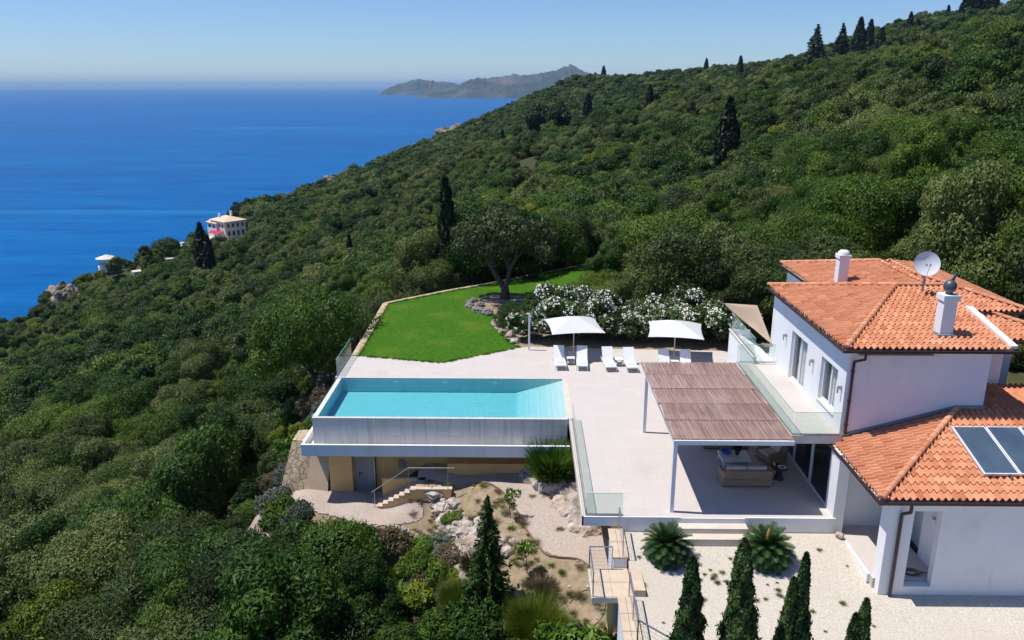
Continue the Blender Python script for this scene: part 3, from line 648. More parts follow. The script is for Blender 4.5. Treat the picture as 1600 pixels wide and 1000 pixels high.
def scatter(name, pts, meshes, label, kind='stuff'):
    """one object: many foliage clumps set out by a geometry node tree"""
    me = bpy.data.meshes.new(name); P = np.array([p[:3] for p in pts], np.float32)
    me.vertices.add(len(P)); me.vertices.foreach_set('co', P.ravel())
    for an, ty, idx in (('k', 'INT', 3), ('s', 'FLOAT', 4), ('r', 'FLOAT', 5)):
        a = me.attributes.new(an, ty, 'POINT'); a.data.foreach_set('value', np.array([p[idx] for p in pts], np.int32 if ty == 'INT' else np.float32))
    o = bpy.data.objects.new(name, me); COL.objects.link(o)
    ng = bpy.data.node_groups.new(name, 'GeometryNodeTree')
    ng.interface.new_socket('Geometry', in_out='INPUT', socket_type='NodeSocketGeometry'); ng.interface.new_socket('Geometry', in_out='OUTPUT', socket_type='NodeSocketGeometry')
    N = ng.nodes; L = ng.links; gi = N.new('NodeGroupInput'); go = N.new('NodeGroupOutput'); jn = N.new('GeometryNodeJoinGeometry')
    def attr(nm, ty):
        a = N.new('GeometryNodeInputNamedAttribute'); a.data_type = ty; a.inputs[0].default_value = nm; return a.outputs[0]
    ka, sa, ra = attr('k', 'INT'), attr('s', 'FLOAT'), attr('r', 'FLOAT')
    cx = N.new('ShaderNodeCombineXYZ'); L.new(ra, cx.inputs[2])
    for i, m_ in enumerate(meshes):
        src = bpy.data.objects.new(name+'_source', m_)           # not linked to the scene: only a source for the nodes
        oi = N.new('GeometryNodeObjectInfo'); oi.inputs[0].default_value = src; oi.inputs['As Instance'].default_value = True
        cp = N.new('FunctionNodeCompare'); cp.data_type = 'INT'; cp.operation = 'EQUAL'; L.new(ka, cp.inputs[2]); cp.inputs[3].default_value = i
        ip = N.new('GeometryNodeInstanceOnPoints'); L.new(gi.outputs[0], ip.inputs[0]); L.new(cp.outputs[0], ip.inputs['Selection']); L.new(oi.outputs['Geometry'], ip.inputs['Instance'])
        L.new(cx.outputs[0], ip.inputs['Rotation']); L.new(sa, ip.inputs['Scale']); L.new(ip.outputs[0], jn.inputs[0])
    L.new(jn.outputs[0], go.inputs[0])
    md = o.modifiers.new('set_out', 'NODES'); md.node_group = ng
    return tag(o, label, kind=kind)
FAR = []
for i, (nm, mt, r, rz, noun) in enumerate(spec):
    FAR.append(crown_mesh(nm+'_far', 140+i, r, r*.95, rz, rz*.75+.8, 36, 9500, .15, M[mt], lobe=(.22,.48), spiky=.4))
FAR2 = [crown_mesh(spec[i][0]+'_farther', 240+i, spec[i][2], spec[i][2], spec[i][3], spec[i][3]*.75+.8, 24, 3200, .27, M[spec[i][1]], spiky=.3) for i in range(6)]
near_m = [t for t in mass if t[6] < 95]; mid_m = [t for t in mass if 95 <= t[6] < 330]; far_m = [t for t in mass if t[6] >= 330]
allm = [t for t in near_m] + [[t[0], t[1], t[2], t[3]+6, *t[4:]] for t in mid_m] + [[t[0], t[1], t[2], t[3]+12, *t[4:]] for t in far_m]
scatter('woodland', allm, [k[1] for k in KINDS] + FAR + FAR2, 'dense mixed olive and evergreen wood covering the hillside down to the sea')
# low undergrowth between the trees
ug = []; y = 12
while y < 150:
    step = 1.5 if y < 80 else 2.4; x = -.85*y-25
    while x < .85*y+25:
        px_, py_ = x+rnd.uniform(-.5, .5)*step, y+rnd.uniform(-.5, .5)*step
        if free(px_, py_): ug.append((px_, py_, 0, rnd.choice((0, 0, 1, 2, 3, 4, 5)), rnd.uniform(.25, .5), rnd.uniform(0, 6.28)))
        x += step
    y += step
uz = height([u[0] for u in ug], [u[1] for u in ug])
ug = [(u[0], u[1], float(z)-.45, *u[3:]) for u, z in zip(ug, uz)]
scatter('undergrowth', ug, FAR, 'low scrub filling the ground between the trees')
print('trees', len(trees), 'single', len(singles), 'undergrowth', len(ug))

# ------------------------------------------------------------------ terrace, lawn, yard, garden ground
def sheet(name, poly, z, mat, label, th=None):
    o = MB().prism(poly, z-(th or .05), z).build(name, mat); return tag(o, label, kind='structure')
TERR = [(2.35,27.5),(12.05,27.5),(12.05,28.2),(16,28.2),(16,47.6),(12.6,47.8),(6,48.1),(.6,48.5),(-.25,48.29),(-4.94,45.28),(-10.2,46.5),(-10.8,46.9),(-10.8,42.72),(2.5,42.72),(2.5,36.9),(2.35,36.9)]
tt = MB().prism(TERR, -.36, 0).build('terrace', M['terrace']); tag(tt, 'pale paved terrace around the pool', kind='structure')
# white lip along the front edge, face and footing walls below
tw = thing('terrace_retaining_wall', 'white rendered wall and slab edge carrying the front of the terrace', 'retaining wall', (4, 27.4, -.6))
box('slab_edge', M['white'], tw, 2.29, 3.85, 27.44, 27.497, -.36, .035)
MB().box(3.85, 6.1, 27.44, 27.497, -1.6, .035).box(8.55, 12.05, 27.44, 27.497, -1.8, .035).box(6.1,8.55,27.44,27.497,-1.6,-.003).build('front_wall', M['white'], tw)
MB().box(3.95, 4.2, 27.5, 36, -3.6, -.37).build('footing_wall', M['ochre'], tw)
MB().box(2.29, 2.347, 27.44, 36.9, -.36, .035).build('side_edge', M['cream'], tw)
st = thing('entrance_steps', 'two broad white steps between the cycads up to the terrace', 'steps', (7.3, 27, -.6))
box('step', M['cream'], st, 6.0, 8.6, 27.02, 27.43, -1.1, -.2); box('step', M['cream'], st, 6.0, 8.6, 26.6, 27.017, -1.1, -.4)
LAWN = [(-10.2,46.5),(-4.94,45.28),(-.25,48.29),(-.75,48.9),(-1.45,51),(-1.7,53.5),(-2.1,55.4),(-3.3,56.6),(-4.0,58.4),(-3.7,60.4),(-2.6,61.9),(-1.0,62.0),(2,60.8),(7.2,60.4),(7.2,73.4),(5.73,72.61),(-3,65),(-6.18,62.5),(-10.37,58.73)]
lawn = sheet('lawn', LAWN, .012, M['lawn'], 'mown bright green lawn beside the terrace', .4)
sheet('planting_bed', [(-.25,48.29),(.6,48.5),(6,48.1),(12.6,47.8),(16,47.6),(16,56),(12,58),(7.2,60.4),(2,60.8),(-1,62),(-2.6,61.9),(-3.7,60.4),(-4,58.4),(-3.3,56.6),(-2.1,55.4),(-1.7,53.5),(-1.45,51),(-.75,48.9)], -.01, M['dirt'], 'bare planting bed under the oleanders', .5)
kb = thing('lawn_kerb', 'sandy stone kerb wall running round the outer edge of the lawn', 'kerb wall', (-10.5, 52, 0))
def wall_line(pts, w, z0, z1, mat, name, parent):
    """wall along a polyline, width w to the left of it"""
    mb = MB()
    for (x0, y0), (x1, y1) in zip(pts[:-1], pts[1:]):
        d = Vector((x1-x0, y1-y0)).normalized(); n = Vector((-d.y, d.x))*w
        mb.prism([(x0, y0), (x1, y1), (x1+n.x, y1+n.y), (x0+n.x, y0+n.y)], z0, z1)
    return mb.build(name, mat, parent)
wall_line([(-10.22,46.5),(-10.39,58.75)], .42, -2.6, .06, M['kerb'], 'kerb_wall', kb)
wall_line([(-10.55,58.70),(-6.28,62.58),(-3.05,65.08),(5.7,72.72),(7.4,74.1)], .34, -2.6, .058, M['kerb'], 'kerb_wall', kb)

# gravel yard in front of the house, falling towards the camera
def yz(y): return -.6 - .19*max(0, 27-y) if y > 23.6 else -.6-.19*3.4-.10*(23.6-y)
ys = [8]+[8+i*.8 for i in range(1, 25)]+[27.43]; xs = [3.95, 34]
yard = MB()
for a, b in zip(ys[:-1], ys[1:]): xr = 12.28 if a > 24.2 else 34; yard.add([(3.9,a,yz(a)),(xr,a,yz(a)),(xr,b,yz(b)),(3.9,b,yz(b))], [(0,1,2,3)])
yard = yard.build('gravel_yard', M['gravel']); tag(yard, 'pale gravel yard in front of the house', kind='structure')

# ------------------------------------------------------------------ swimming pool
pool = thing('swimming_pool', 'turquoise infinity pool with grey overflow wall and white catch gutter', 'swimming pool', (-4, 40, 0))
PX0, PX1, PY0, PY1, PZ = -10.42, 2.2, 37.16, 42.62, -.05
bas = MB()
bas.box(PX0, PX1, PY0, PY1, -1.15, -.85)                       # floor
bas.box(PX0-.2, PX0, PY0-.18, PY1, -1.15, -.03); bas.box(PX1, PX1+.02, PY0-.18, PY1, -1.15, -.03)
bas.box(PX0-.2, PX1+.02, PY1, PY1+.1, -1.15, -.03)
for k in range(13):                                             # shallow steps rising to the right
    x0 = -.35 + k*.195; bas.box(x0, PX1, PY0, PY1, -.85+k*.056, -.794+k*.056)
bas.build('basin', M['pool_tile'], pool)
box('overflow_wall', M['weir_tile'], pool, PX0-.2, PX1+.02, PY0-.2, PY0, -1.56, -.028)
box('overflow_wall', M['weir_tile'], pool, PX0-.24, PX0-.203, PY0-.2, PY1, -1.56, -.032)
MB().box(PX0-.24, PX1+.02, PY0-.24, PY0-.17, -.027, -.012).build('weir_edge', M['cream'], pool)
MB().box(PX0-.2, PX1+.3, PY1+.0, PY1+.095, -.027, .012).build('coping', M['cream'], pool)
MB().box(PX1+.022, PX1+.3, PY0-.2, PY1-.003, -.3, .014).build('coping', M['cream'], pool)
wt = MB().box(PX0+.002, PX1-.002, PY0-.04, PY1-.002, -.848, PZ+.025)
wt.build('water', M['pool_water'], pool)
g = MB()                                                        # catch gutter: floor, fascia, left return
g.box(-11.1, 2.3, 36.2, 36.33, -1.77, -1.16); g.box(-11.1, -10.97, 36.33, 42.9, -1.77, -1.16)
g.build('gutter_fascia', M['white'], pool)
MB().box(-10.97, 2.3, 36.33, 36.96, -1.77, -1.5).box(-10.97, -10.66, 36.96, 42.9, -1.77, -1.5).build('gutter_floor', M['weir_tile'], pool)
for x in (-8.2, -5.4, -2.6): MB().lathe([(0,0),(.09,.0),(.1,.02),(.0,.03)], (0,0,0), 12).build('pool_light', M['white_trim'], pool).location = (x, 41.2, -.85)
for x in (-7.4, -4.6, -1.8): box('inlet', M['white_trim'], pool, x, x+.28, PY1-.03, PY1-.002, -.3, -.2)
box('drain', M['dark_metal'], pool, -8.7, -8.45, 38.6, 38.85, -.85, -.84)
# plant room below the pool
pr = thing('pool_plant_room', 'ochre rendered plant room and retaining wall under the pool deck', 'plant room', (-8.5, 37.4, -4.4))
MB().box(-10.05, -8.87, 37.3, 41, -4.9, -1.772).box(-8.87, -7.72, 37.5, 41, -2.45, -1.772).build('wall', M['ochre'], pr)
MB().box(-7.72, 2.2, 37.8, 41, -4.9, -1.772).build('wall', M['ochre'], pr)
box('footing_ledge', M['ochre'], pr, -3.9, 1.0, 37.15, 37.8, -3.6, -2.62)
d = box('door', M['grey_metal'], pr, -8.84, -7.75, 37.6, 37.66, -4.42, -2.452)
MB().box(-8.86, -8.8, 37.54, 37.6, -4.42, -2.453).box(-7.79, -7.725, 37.54, 37.6, -4.42, -2.453).build('door_frame', M['steel'], pr)
MB().cyl((-8.55,37.57,-3.35),(-8.55,37.57,-3.6),.02).cyl((-8.55,37.57,-3.38),(-8.4,37.57,-3.38),.015).build('handle', M['dark_metal'], d)
MB().cyl((-8.35,37.585,-2.75),(-7.95,37.585,-2.5),.012).cyl((-8.35,37.585,-2.75),(-8.15,37.585,-3.3),.012).build('stay_bar', M['steel'], d)
box('meter_box', M['grey_metal'], pr, -6.5, -6.22, 37.6, 37.797, -3.1, -2.7)
# stone revetment left of the plant room
rv = thing('stone_revetment', 'sloping rubble stone revetment left of the plant room', 'revetment', (-11, 37.6, -4.4))
vs = [(-12.7,37.0,-4.6),(-11.15,36.9,-4.6),(-11.0,38.3,-1.775),(-11.9,38.4,-1.775),(-12.9,41,-4.6),(-11.1,41,-1.775),(-11.95,41,-1.775)]
MB().add([(-12.75,37.0,-4.62),(-11.5,37.0,-4.62),(-10.95,38.0,-1.79),(-11.0,39.4,-1.79),(-12.1,38.1,-1.79),(-12.1,39.4,-1.79),(-12.85,39.4,-4.62)], [(0,1,2,4),(4,2,3,5),(0,4,5,6)]).box(-12.0,-11.15,38.2,39.3,-4.9,-1.8).build('stone_face', M['rubble'], rv)
MB().add([(-11.5,37.0,-4.62),(-10.2,37.05,-4.62),(-10.05,38.0,-1.79),(-10.95,38.0,-1.79)], [(0,1,2,3)]).build('rendered_face', M['kerb'], rv)
# garden stairs beside the plant room
gs = thing('garden_stairs', 'ochre sided sandstone stairs climbing from the plant room door', 'stairs', (-6.4, 36, -4.4))
for k in range(7):
    box('step', M['stone_cap'], gs, -7.35+k*.28, -7.07+k*.28, 35.7, 36.6, -4.45+k*.155, -4.28+k*.155)
sd = MB()
for k in range(7): sd.box(-7.34+k*.28, -7.07+k*.28, 35.72, 36.58, -5.0, -4.453+k*.155)
sd.box(-5.39, -3.6, 35.7, 36.6, -5.4, -3.36); sd.build('stair_side', M['ochre'], gs)
MB().box(-7.2, -5.4, 36.61, 36.75, -4.9, -3.25).build('back_wall', M['ochre'], gs)
MB().box(-7.22, -5.38, 36.6, 36.77, -3.248, -3.2).box(-5.4, -4.4, 36.0, 36.75, -3.358, -3.26).box(-5.38,-3.55,35.66,35.99,-3.356,-3.3).build('coping', M['stone_cap'], gs)
rl = thing('stair_handrail', 'thin steel handrail rising beside the garden stairs', 'handrail', (-6.4, 35.75, -4.3))
MB().tube([(-7.6,35.7,-3.5),(-5.7,35.72,-2.15),(-3.4,35.75,-2.15)], .022).build('rail', M['steel'], rl)
for x, z0, z1 in ((-7.45,-4.4,-3.42),(-5.7,-3.4,-2.15),(-3.75,-3.4,-2.15)): MB().cyl((x,35.72,z0),(x,35.72,z1),.018).build('post', M['steel'], rl)

# garden ground sheets, draped a little above the hillside
def drape(name, poly, mat, label, lift=.035, step=.35):
    xs_ = [p[0] for p in poly]; ys_ = [p[1] for p in poly]
    bm = bmesh.new(); X = np.arange(min(xs_)-step, max(xs_)+step*2, step); Y = np.arange(min(ys_)-step, max(ys_)+step*2, step)
    cells = [(i, j) for i in range(len(X)-1) for j in range(len(Y)-1) if in_poly(X[i]+step/2, Y[j]+step/2, poly)]
    XX, YY = np.meshgrid(X, Y, indexing='ij')
    ZZ = height(XX, YY)
    vm = {}
    def vert(i, j):
        if (i, j) not in vm: vm[(i, j)] = bm.verts.new((X[i]+rnd.uniform(-.1,.1)*step, Y[j]+rnd.uniform(-.1,.1)*step, ZZ[i, j]+lift))
        return vm[(i, j)]
    for i, j in cells: bm.faces.new((vert(i, j), vert(i+1, j), vert(i+1, j+1), vert(i, j+1)))
    bmesh.ops.smooth_vert(bm, verts=[v for v in bm.verts if v.is_boundary], factor=.5, use_axis_x=True, use_axis_y=True)
    me = bpy.data.meshes.new(name); bm.to_mesh(me); bm.free(); me.materials.append(mat)
    me.polygons.foreach_set('use_smooth', [True]*len(me.polygons))
    o = bpy.data.objects.new(name, me); COL.objects.link(o); return tag(o, label, kind='structure')
GARDEN = [(-5.2,36.2),(-4.9,37.7),(3.9,38.5),(3.9,19),(1.0,21),(-1.5,24.5),(-3.6,27.5),(-5.0,30),(-8,32.6),(-10,33.4),(-12.5,34.6),(-12.8,36.6),(-7.3,36.6)]
drape('garden_soil', GARDEN, M['dirt'], 'dry bare soil of the garden terrace', .07, .3)
PATH = [(-5.4,36.6),(-5.3,37.75),(-.2,37.7),(1.0,35.3),(1.95,33.7),(2.5,32.5),(3.2,31.5),(3.9,31),(3.9,26.6),(3.2,28.4),(2.5,29.6),(1.5,29.95),(.9,30.35),(.2,31.95),(-.53,34.5),(-1.3,35.6),(-2.3,36.25),(-4.4,36.4)]
drape('garden_path', PATH, M['path'], 'gravel garden path curving down from the pool', .12, .12)
drape('lower_path', [(-13,36.2),(-12.4,38),(-10,38),(-7.2,37.8),(-7.2,36.6),(-5.2,36.1),(-4.9,35),(-6.4,34.0),(-8,34.4),(-9.6,35),(-11.5,35.4)], M['path'], 'gravel path in front of the plant room', .12, .12)
# curved timber-like edging of the path, narrow shadow put into its dark brown
ed = thing('path_edging', 'curving low stone edging along the gravel garden path', 'edging', (.2, 32, -3.6))
def spline(pts, n=8):
    out = []
    P = [pts[0]]+list(pts)+[pts[-1]]
    for i in range(1, len(P)-2):
        p0, p1, p2, p3 = [np.array(q, float) for q in P[i-1:i+3]]
        for k in range(n):
            t = k/n; out.append(.5*((2*p1)+(-p0+p2)*t+(2*p0-5*p1+4*p2-p3)*t*t+(-p0+3*p1-3*p2+p3)*t**3))
    out.append(np.array(P[-2], float)); return out
ep = spline([(-4.4,36.36),(-2.3,36.2),(-1.3,35.55),(-.55,34.5),(-.1,33.1),(.2,31.95),(.9,30.33),(1.5,29.92),(2.5,29.6),(3.2,28.4),(3.85,26.9)])
eb = MB(); M['edging'] = pm('edging_shadow_brown', (.30,.22,.16), (.2,.15,.11), 5, .9)
for a, b in zip(ep[:-1], ep[1:]): eb.beam((a[0],a[1],hz(*a)+.08), (b[0],b[1],hz(*b)+.08), .06, .2)
eb.build('edging_strip', M['edging'], ed)

hs = spline([(1.9,27.6),(2.4,28.0),(3.0,27.9),(3.3,27.4),(3.1,26.6),(2.2,26.0),(1.4,25.2),(.8,24.6)], 10)
hose = MB()
for a, b in zip(hs[:-1], hs[1:]): hose.cyl((a[0],a[1],hz(*a)+.08),(b[0],b[1],hz(*b)+.08),.022,n=6)
hose = hose.build('garden_hose', M['wire']); tag(hose, 'dark irrigation hose looping over the bare garden soil', 'hose')

# rocks: tumbled dry-stone line below the path and the outcrop beside the terrace
def boulder(c, r, seed, label, grp, sub=3, flat=(1,1,.75), mat='rock'):
    o = MB().rock((0,0,0), r, seed, sub, flat).build('boulder', M[mat], smooth=False); o.location = c; o.rotation_euler = (0,0,seed)
    return tag(o, label, 'boulder', grp)
rk = random.Random(11)
line = spline([(-4.3,36.0),(-3.75,35.1),(-3.2,34.3),(-2.85,33.4),(-2.5,32.5),(-2.3,31.6),(-2.35,30.8),(-2.5,30.0)], 6)
ws = ['small pale','flat cracked','rounded buff','grey jagged','large cream','tilted pink-grey']
for i, p in enumerate(line):
    for j in range(2):
        x, y = p[0]+rk.uniform(-.45,.35), p[1]+rk.uniform(-.22,.22); r = rk.uniform(.2,.46)
        boulder((x,y,hz(x,y)+r*.25), r, i*2+j+1, 'cream limestone boulder in the tumbled stone line below the garden path', 'tumbled line of boulders')
for i, (x, y, r) in enumerate([(.5,36.6,.6),(1.2,36.0,.75),(1.9,35.6,.8),(2.3,34.9,.7),(1.5,36.9,.8),(2.4,36.2,.9),(2.0,34.2,.6),(2.4,33.4,.62),(2.75,32.7,.6),(2.55,32.0,.45),(.2,37.2,.5),(2.8,33.9,.8),(3.1,35,1.1),(2.95,31.7,.5)]):
    boulder((x,y,hz(x,y)+r*.1), r, 40+i, 'pinkish cream rock of the outcrop between the path and the glass balustrade', 'rock outcrop beside the terrace', flat=(1,1,.8))
for i, (x, y, r) in enumerate([(-1.9,33.0,.33),(-1.6,32.8,.28),(-2.1,33.5,.25),(-1.1,31.0,.35),(-.7,30.7,.3),(-.9,31.5,.26),(-.4,31.2,.24)]):
    boulder((x,y,hz(x,y)+r*.4), r, 60+i, 'loose pale stone heaped round a young tree in the garden bed', 'stones in the garden bed', 2)
for i in range(10):
    x = -6.3+i*.24; boulder((x,34.0-.02*i+rk.uniform(-.1,.1),hz(x,34)+.12), rk.uniform(.14,.24), 80+i, 'grey stone of the low edging below the stairs', 'low stone edging below the stairs', 2)
# rocks round the olive on the lawn
for i, (x, y, r) in enumerate([(-1.2,51.4,.55),(-1.55,52.4,.6),(-.9,50.3,.42),(-.55,49.4,.4),(-1.9,53.3,.5),(-3.6,57.0,.38),(-3.2,56.5,.45),(-4.1,57.9,.4),(-4.2,58.8,.36),(-3.9,59.7,.35),(-3.0,60.6,.3),(-2.6,55.9,.5),(-3.3,58.3,.4)]):
    boulder((x,y,r*.22), r*.82, 100+i, 'weathered grey rock edging the bed under the lone olive on the lawn', 'rocks round the lawn olive', mat='rock_dark' if i > 4 else 'rock')
sb = boulder((10.0*1.2+.15, 27.15, -.5), .16, 130, 'lone brown stone on the gravel by the terrace corner', None, 2); sb['group'] = 'loose yard stone'

# ------------------------------------------------------------------ glass balustrades
def balustrade(name, label, pts, z, h, mat='glass', splits=None, posts=True):
    t = thing(name, label, 'glass balustrade', (*pts[0], z))
    for (x0, y0), (x1, y1) in zip(pts[:-1], pts[1:]):
        L_ = math.hypot(x1-x0, y1-y0); n = max(1, round(L_/2.0))
        for k in range(n):
            a = Vector((x0, y0, 0)).lerp(Vector((x1, y1, 0)), (k+.012)/n); b = Vector((x0, y0, 0)).lerp(Vector((x1, y1, 0)), (k+.988)/n)
            g_ = MB().beam((a.x,a.y,z+h/2), (b.x,b.y,z+h/2), .016, h-.02).build('glass_panel', M[mat], t)
            e = MB().beam((a.x,a.y,z+h-.006), (b.x,b.y,z+h-.006), .02, .012); e.build('edge', M['glass_edge'], g_)
        MB().beam((x0,y0,z+.03),(x1,y1,z+.03),.05,.06).build('base_channel', M['steel'], t)
    return t
M['glass_edge'] = pm('glass_edge', (.30,.48,.42), (.25,.42,.37), 5, .2)
balustrade('glass_balustrade', 'frameless glass balustrade along the terrace edge right of the pool', [(2.45,36.85),(2.45,27.6),(3.88,27.6)], .02, .95)
balustrade('glass_balustrade', 'short frameless glass balustrade at the far left corner of the pool', [(-10.72,42.8),(-10.72,46.8)], .02, 1.02)

# ------------------------------------------------------------------ the villa
def roof_face(poly, z0, k, axis_, base, sign=1, bm=None, seed=0, per=.235, course=.37):
    """barrel-tiled slope: z = z0 + k*sign*(c-base), c = y (axis_ 1) or x (axis_ 0); clipped to the plan polygon"""
    rg = random.Random(seed); own = bmesh.new(); lay = own.faces.layers.float.new('tint')
    us = [p[1-axis_] for p in poly]; vs_ = [sign*(p[axis_]-base) for p in poly]
    u0, u1 = min(us), max(us); v0, v1 = min(vs_), max(vs_)
    m = 8; nu = int((u1-u0)/per)+1; nv = int((v1-v0)/course)+2
    for j in range(nv):
        va, vb = v0+j*course, v0+(j+1)*course+.03
        tints = [min(1, max(0, rg.gauss(.5, .17))) for _ in range(nu+1)]; jit = [rg.uniform(-.012, .012) for _ in range(nu+1)]
        row = []
        for i in range(nu*m+1):
            u = u0 + i*per/m; ph = 2*math.pi*i/m; hgt = .046*math.cos(ph) + (.02 if math.cos(ph) > .2 else 0)
            e = jit[min(i//m, nu)]
            cols = []
            for v, dz in ((va+e, -.012), (va+e, .064), (vb, .014)):
                c = base + sign*v; z = z0 + k*v + hgt + dz
                cols.append(own.verts.new((c, u, z) if axis_ == 0 else (u, c, z)))
            row.append(cols)
        for i in range(nu*m):
            for a in (0, 1):
                f = own.faces.new((row[i][a], row[i+1][a], row[i+1][a+1], row[i][a+1])); f[lay] = tints[i//m] - (.12 if a == 0 else 0)
    n = len(poly); cx = sum(p[0] for p in poly)/n; cy_ = sum(p[1] for p in poly)/n
    for i in range(n):
        a, b = poly[i], poly[(i+1)%n]; nr = Vector((b[1]-a[1], -(b[0]-a[0]), 0)).normalized()
        if nr.x*(cx-a[0])+nr.y*(cy_-a[1]) > 0: nr = -nr
        bmesh.ops.bisect_plane(own, geom=own.verts[:]+own.edges[:]+own.faces[:], plane_co=(a[0], a[1], 0), plane_no=nr, clear_outer=True, dist=1e-5)
    bmesh.ops.recalc_face_normals(own, faces=own.faces[:])
    up = sum(f.normal.z for f in own.faces)
    if up < 0: bmesh.ops.reverse_faces(own, faces=own.faces[:])
    me = bpy.data.meshes.new('tmp'); own.to_mesh(me); own.free(); bm.from_mesh(me); bpy.data.meshes.remove(me)
def roof_obj(name, faces, parent, seed=0):
    bm = bmesh.new(); bm.faces.layers.float.new('tint')
    for i, f in enumerate(faces): roof_face(*f, bm=bm, seed=seed+i)
    me = bpy.data.meshes.new(name); bm.to_mesh(me); bm.free(); me.materials.append(M['tile'])
    return obj_me(name, me, parent)
def ridge_caps(lines, parent, seed=3):
    rg = random.Random(seed)
    for a, b in lines:
        mb = MB(); a = Vector(a); b = Vector(b); L_ = (b-a).length; n = max(1, int(L_/.34)); d = (b-a).normalized()
        s = d.cross(Vector((0, 0, 1))).normalized(); u = s.cross(d)
        for k in range(n):
            p = a + d*(k*L_/n); q = p + d*(L_/n+.05); mb.cur = min(1, max(0, rg.gauss(.55, .2))); vs = []
            for pt, r in ((p, .125), (q, .10)):
                for i in range(7):
                    t = math.pi*i/6; vs.append(pt + s*(r*math.cos(t)) + u*(r*.85*math.sin(t)+.02))
            mb.add(vs, [(i, i+1, i+8, i+7) for i in range(6)] + [(0,1,2,3,4,5,6)])
        mb.build('ridge_capping', M['tile'], parent, attr=True)
vl = thing('villa', 'white rendered two storey villa with terracotta tiled hip roofs', 'villa', (15, 30, 0))
# walls of the upper storey
wu = MB()
def fac(y0, y1, z0, z1): wu.box(12.3, 12.62, y0, y1, z0, z1)
fac(28.7,29.5,2.72,6.46); fac(29.5,31.25,2.72,3.5); fac(29.5,31.25,5.35,6.46); fac(31.25,32.95,2.72,6.46); fac(32.95,35.0,5.3,6.46); fac(32.95,35.0,2.72,3.0); fac(35.0,38.0,2.72,6.46)
wu.box(12.62, 17.65, 28.7, 29.0, 2.72, 6.46)
wu.box(15.4, 17.65, 29.0, 38.0, -.3, 6.46)
wu.box(12.62, 15.4, 37.7, 38.0, 2.72, 6.46)
wu.box(14.5, 17.65, 38.0, 43.0, -.3, 6.46)
wu.box(17.65, 21.7, 33.9, 43.0, -.3, 6.46)
wu.box(17.65, 20.0, 31.75, 33.9, -.3, 5.86)
wu.build('wall', M['white'], vl)
MB().box(10.45, 12.3, 28.5, 36.8, 2.7, 2.99).box(12.3, 15.4, 28.5, 28.7, 2.0, 2.719).build('balcony_slab', M['white'], vl)
MB().box(10.32, 10.45, 28.42, 36.9, 2.72, 3.06).box(10.45, 12.3, 28.42, 28.5, 2.72, 3.06).build('balcony_kerb', M['cream'], vl)
box('balcony_floor', M['terrace'], vl, 10.45, 12.3, 28.503, 36.8, 2.993, 3.012)
MB().box(12.62,15.4,29.0,37.7,2.7,2.98).box(12.62,15.4,28.5,37.7,6.3,6.34).build('floor', M['interior'], vl)
# ground floor under the balcony: pier, glass wall and dim room
MB().box(11.95, 12.36, 27.505, 28.1, -.75, 2.69).box(12.0, 12.36, 28.1, 28.4, -.3, 2.69).build('pier', M['white'], vl)
gw = thing('glass_wall', 'x', 'x'); bpy.data.objects.remove(gw)
W.pop('glass_wall', None)
for i, (a, b) in enumerate([(28.42,30.35),(30.4,32.4),(32.45,34.5),(34.55,36.7)]):
    f = MB().box(12.0,12.1,a,a+.07,0,2.69).box(12.0,12.1,b-.07,b,0,2.69).box(12.0,12.1,a+.07,b-.07,2.6,2.69).box(12.0,12.1,a+.07,b-.07,.003,.08).build('sliding_door', M['white_metal'], vl)
    box('pane', M['window_dark'], f, 12.04, 12.06, a+.07, b-.07, .08, 2.6)
MB().box(15.3,15.398,28.6,37,0,2.69).box(12.1,15.3,36.75,37,0,2.69).box(12.62,15.3,28.4,28.5,0,2.69).build('room_wall', M['interior'], vl)
# interior hints behind the glass
MB().box(13.2,14.2,29.4,31.2,.0,.45).box(14.2,14.45,29.4,31.2,0,.85).build('indoor_sofa', M['interior'], vl, bevel=.05)
# lower wing with the open porch
wl = MB()
wl.box(12.45,13.3,24.3,24.6,-2.2,2.58); wl.box(13.3,14.25,24.3,24.6,-2.2,-.78); wl.box(13.3,14.25,24.3,24.6,2.17,2.58); wl.box(14.25,26,24.3,24.6,-2.2,2.58)
wl.box(12.45,12.75,24.6,24.85,-2.2,2.58); wl.box(12.45,12.75,24.85,28.1,2.3,2.58)
wl.box(12.36,14.62,28.1,28.3,-1.2,2.58)
wl.box(14.62,14.82,24.6,26.1,-1.2,2.58); wl.box(14.62,14.82,26.1,27.95,1.75,2.58); wl.box(14.62,14.82,27.95,28.1,-1.2,2.58)
wl.build('wall', M['white'], vl)
box('porch_floor', M['terrace'], vl, 12.36, 14.62, 24.6, 28.1, -1.9, -.66)
box('porch_edge', M['white'], vl, 12.27, 12.355, 24.85, 27.5, -2.0, -.64)
f = MB().box(14.66,14.74,26.1,26.17,-.658,1.75).box(14.66,14.74,27.88,27.95,-.658,1.75).box(14.66,14.74,26.98,27.06,-.658,1.75).build('sliding_door', M['white_metal'], vl)
box('pane', M['window'], f, 14.69, 14.71, 26.17, 27.88, -.655, 1.75)
MB().box(14.95,15.1,24.7,28,-.74,2.5).build('curtain', M['curtain'], vl)
sc = MB(); sc.prism([(12.0,24.05),(26,24.05),(26,31.7),(17.66,31.7),(17.66,28.698),(12.298,28.698),(12.298,29.1),(12.0,29.1)], 2.583, 2.612); 
sc.prism([(12.0,28.35),(18.1,28.35),(18.1,34),(17.9,38.1),(12.0,38.1)], 6.463, 6.492); sc.prism([(14.22,38.21),(17.9,38.21),(17.9,43.3),(14.22,43.3)], 6.462, 6.555)
sc.prism([(18.21,33.62),(22,33.62),(22,43.4),(18.21,43.4)], 6.463, 6.558); sc.prism([(18.21,31.42),(22.5,31.42),(20.3,33.6),(18.21,33.6)], 5.87, 5.97)
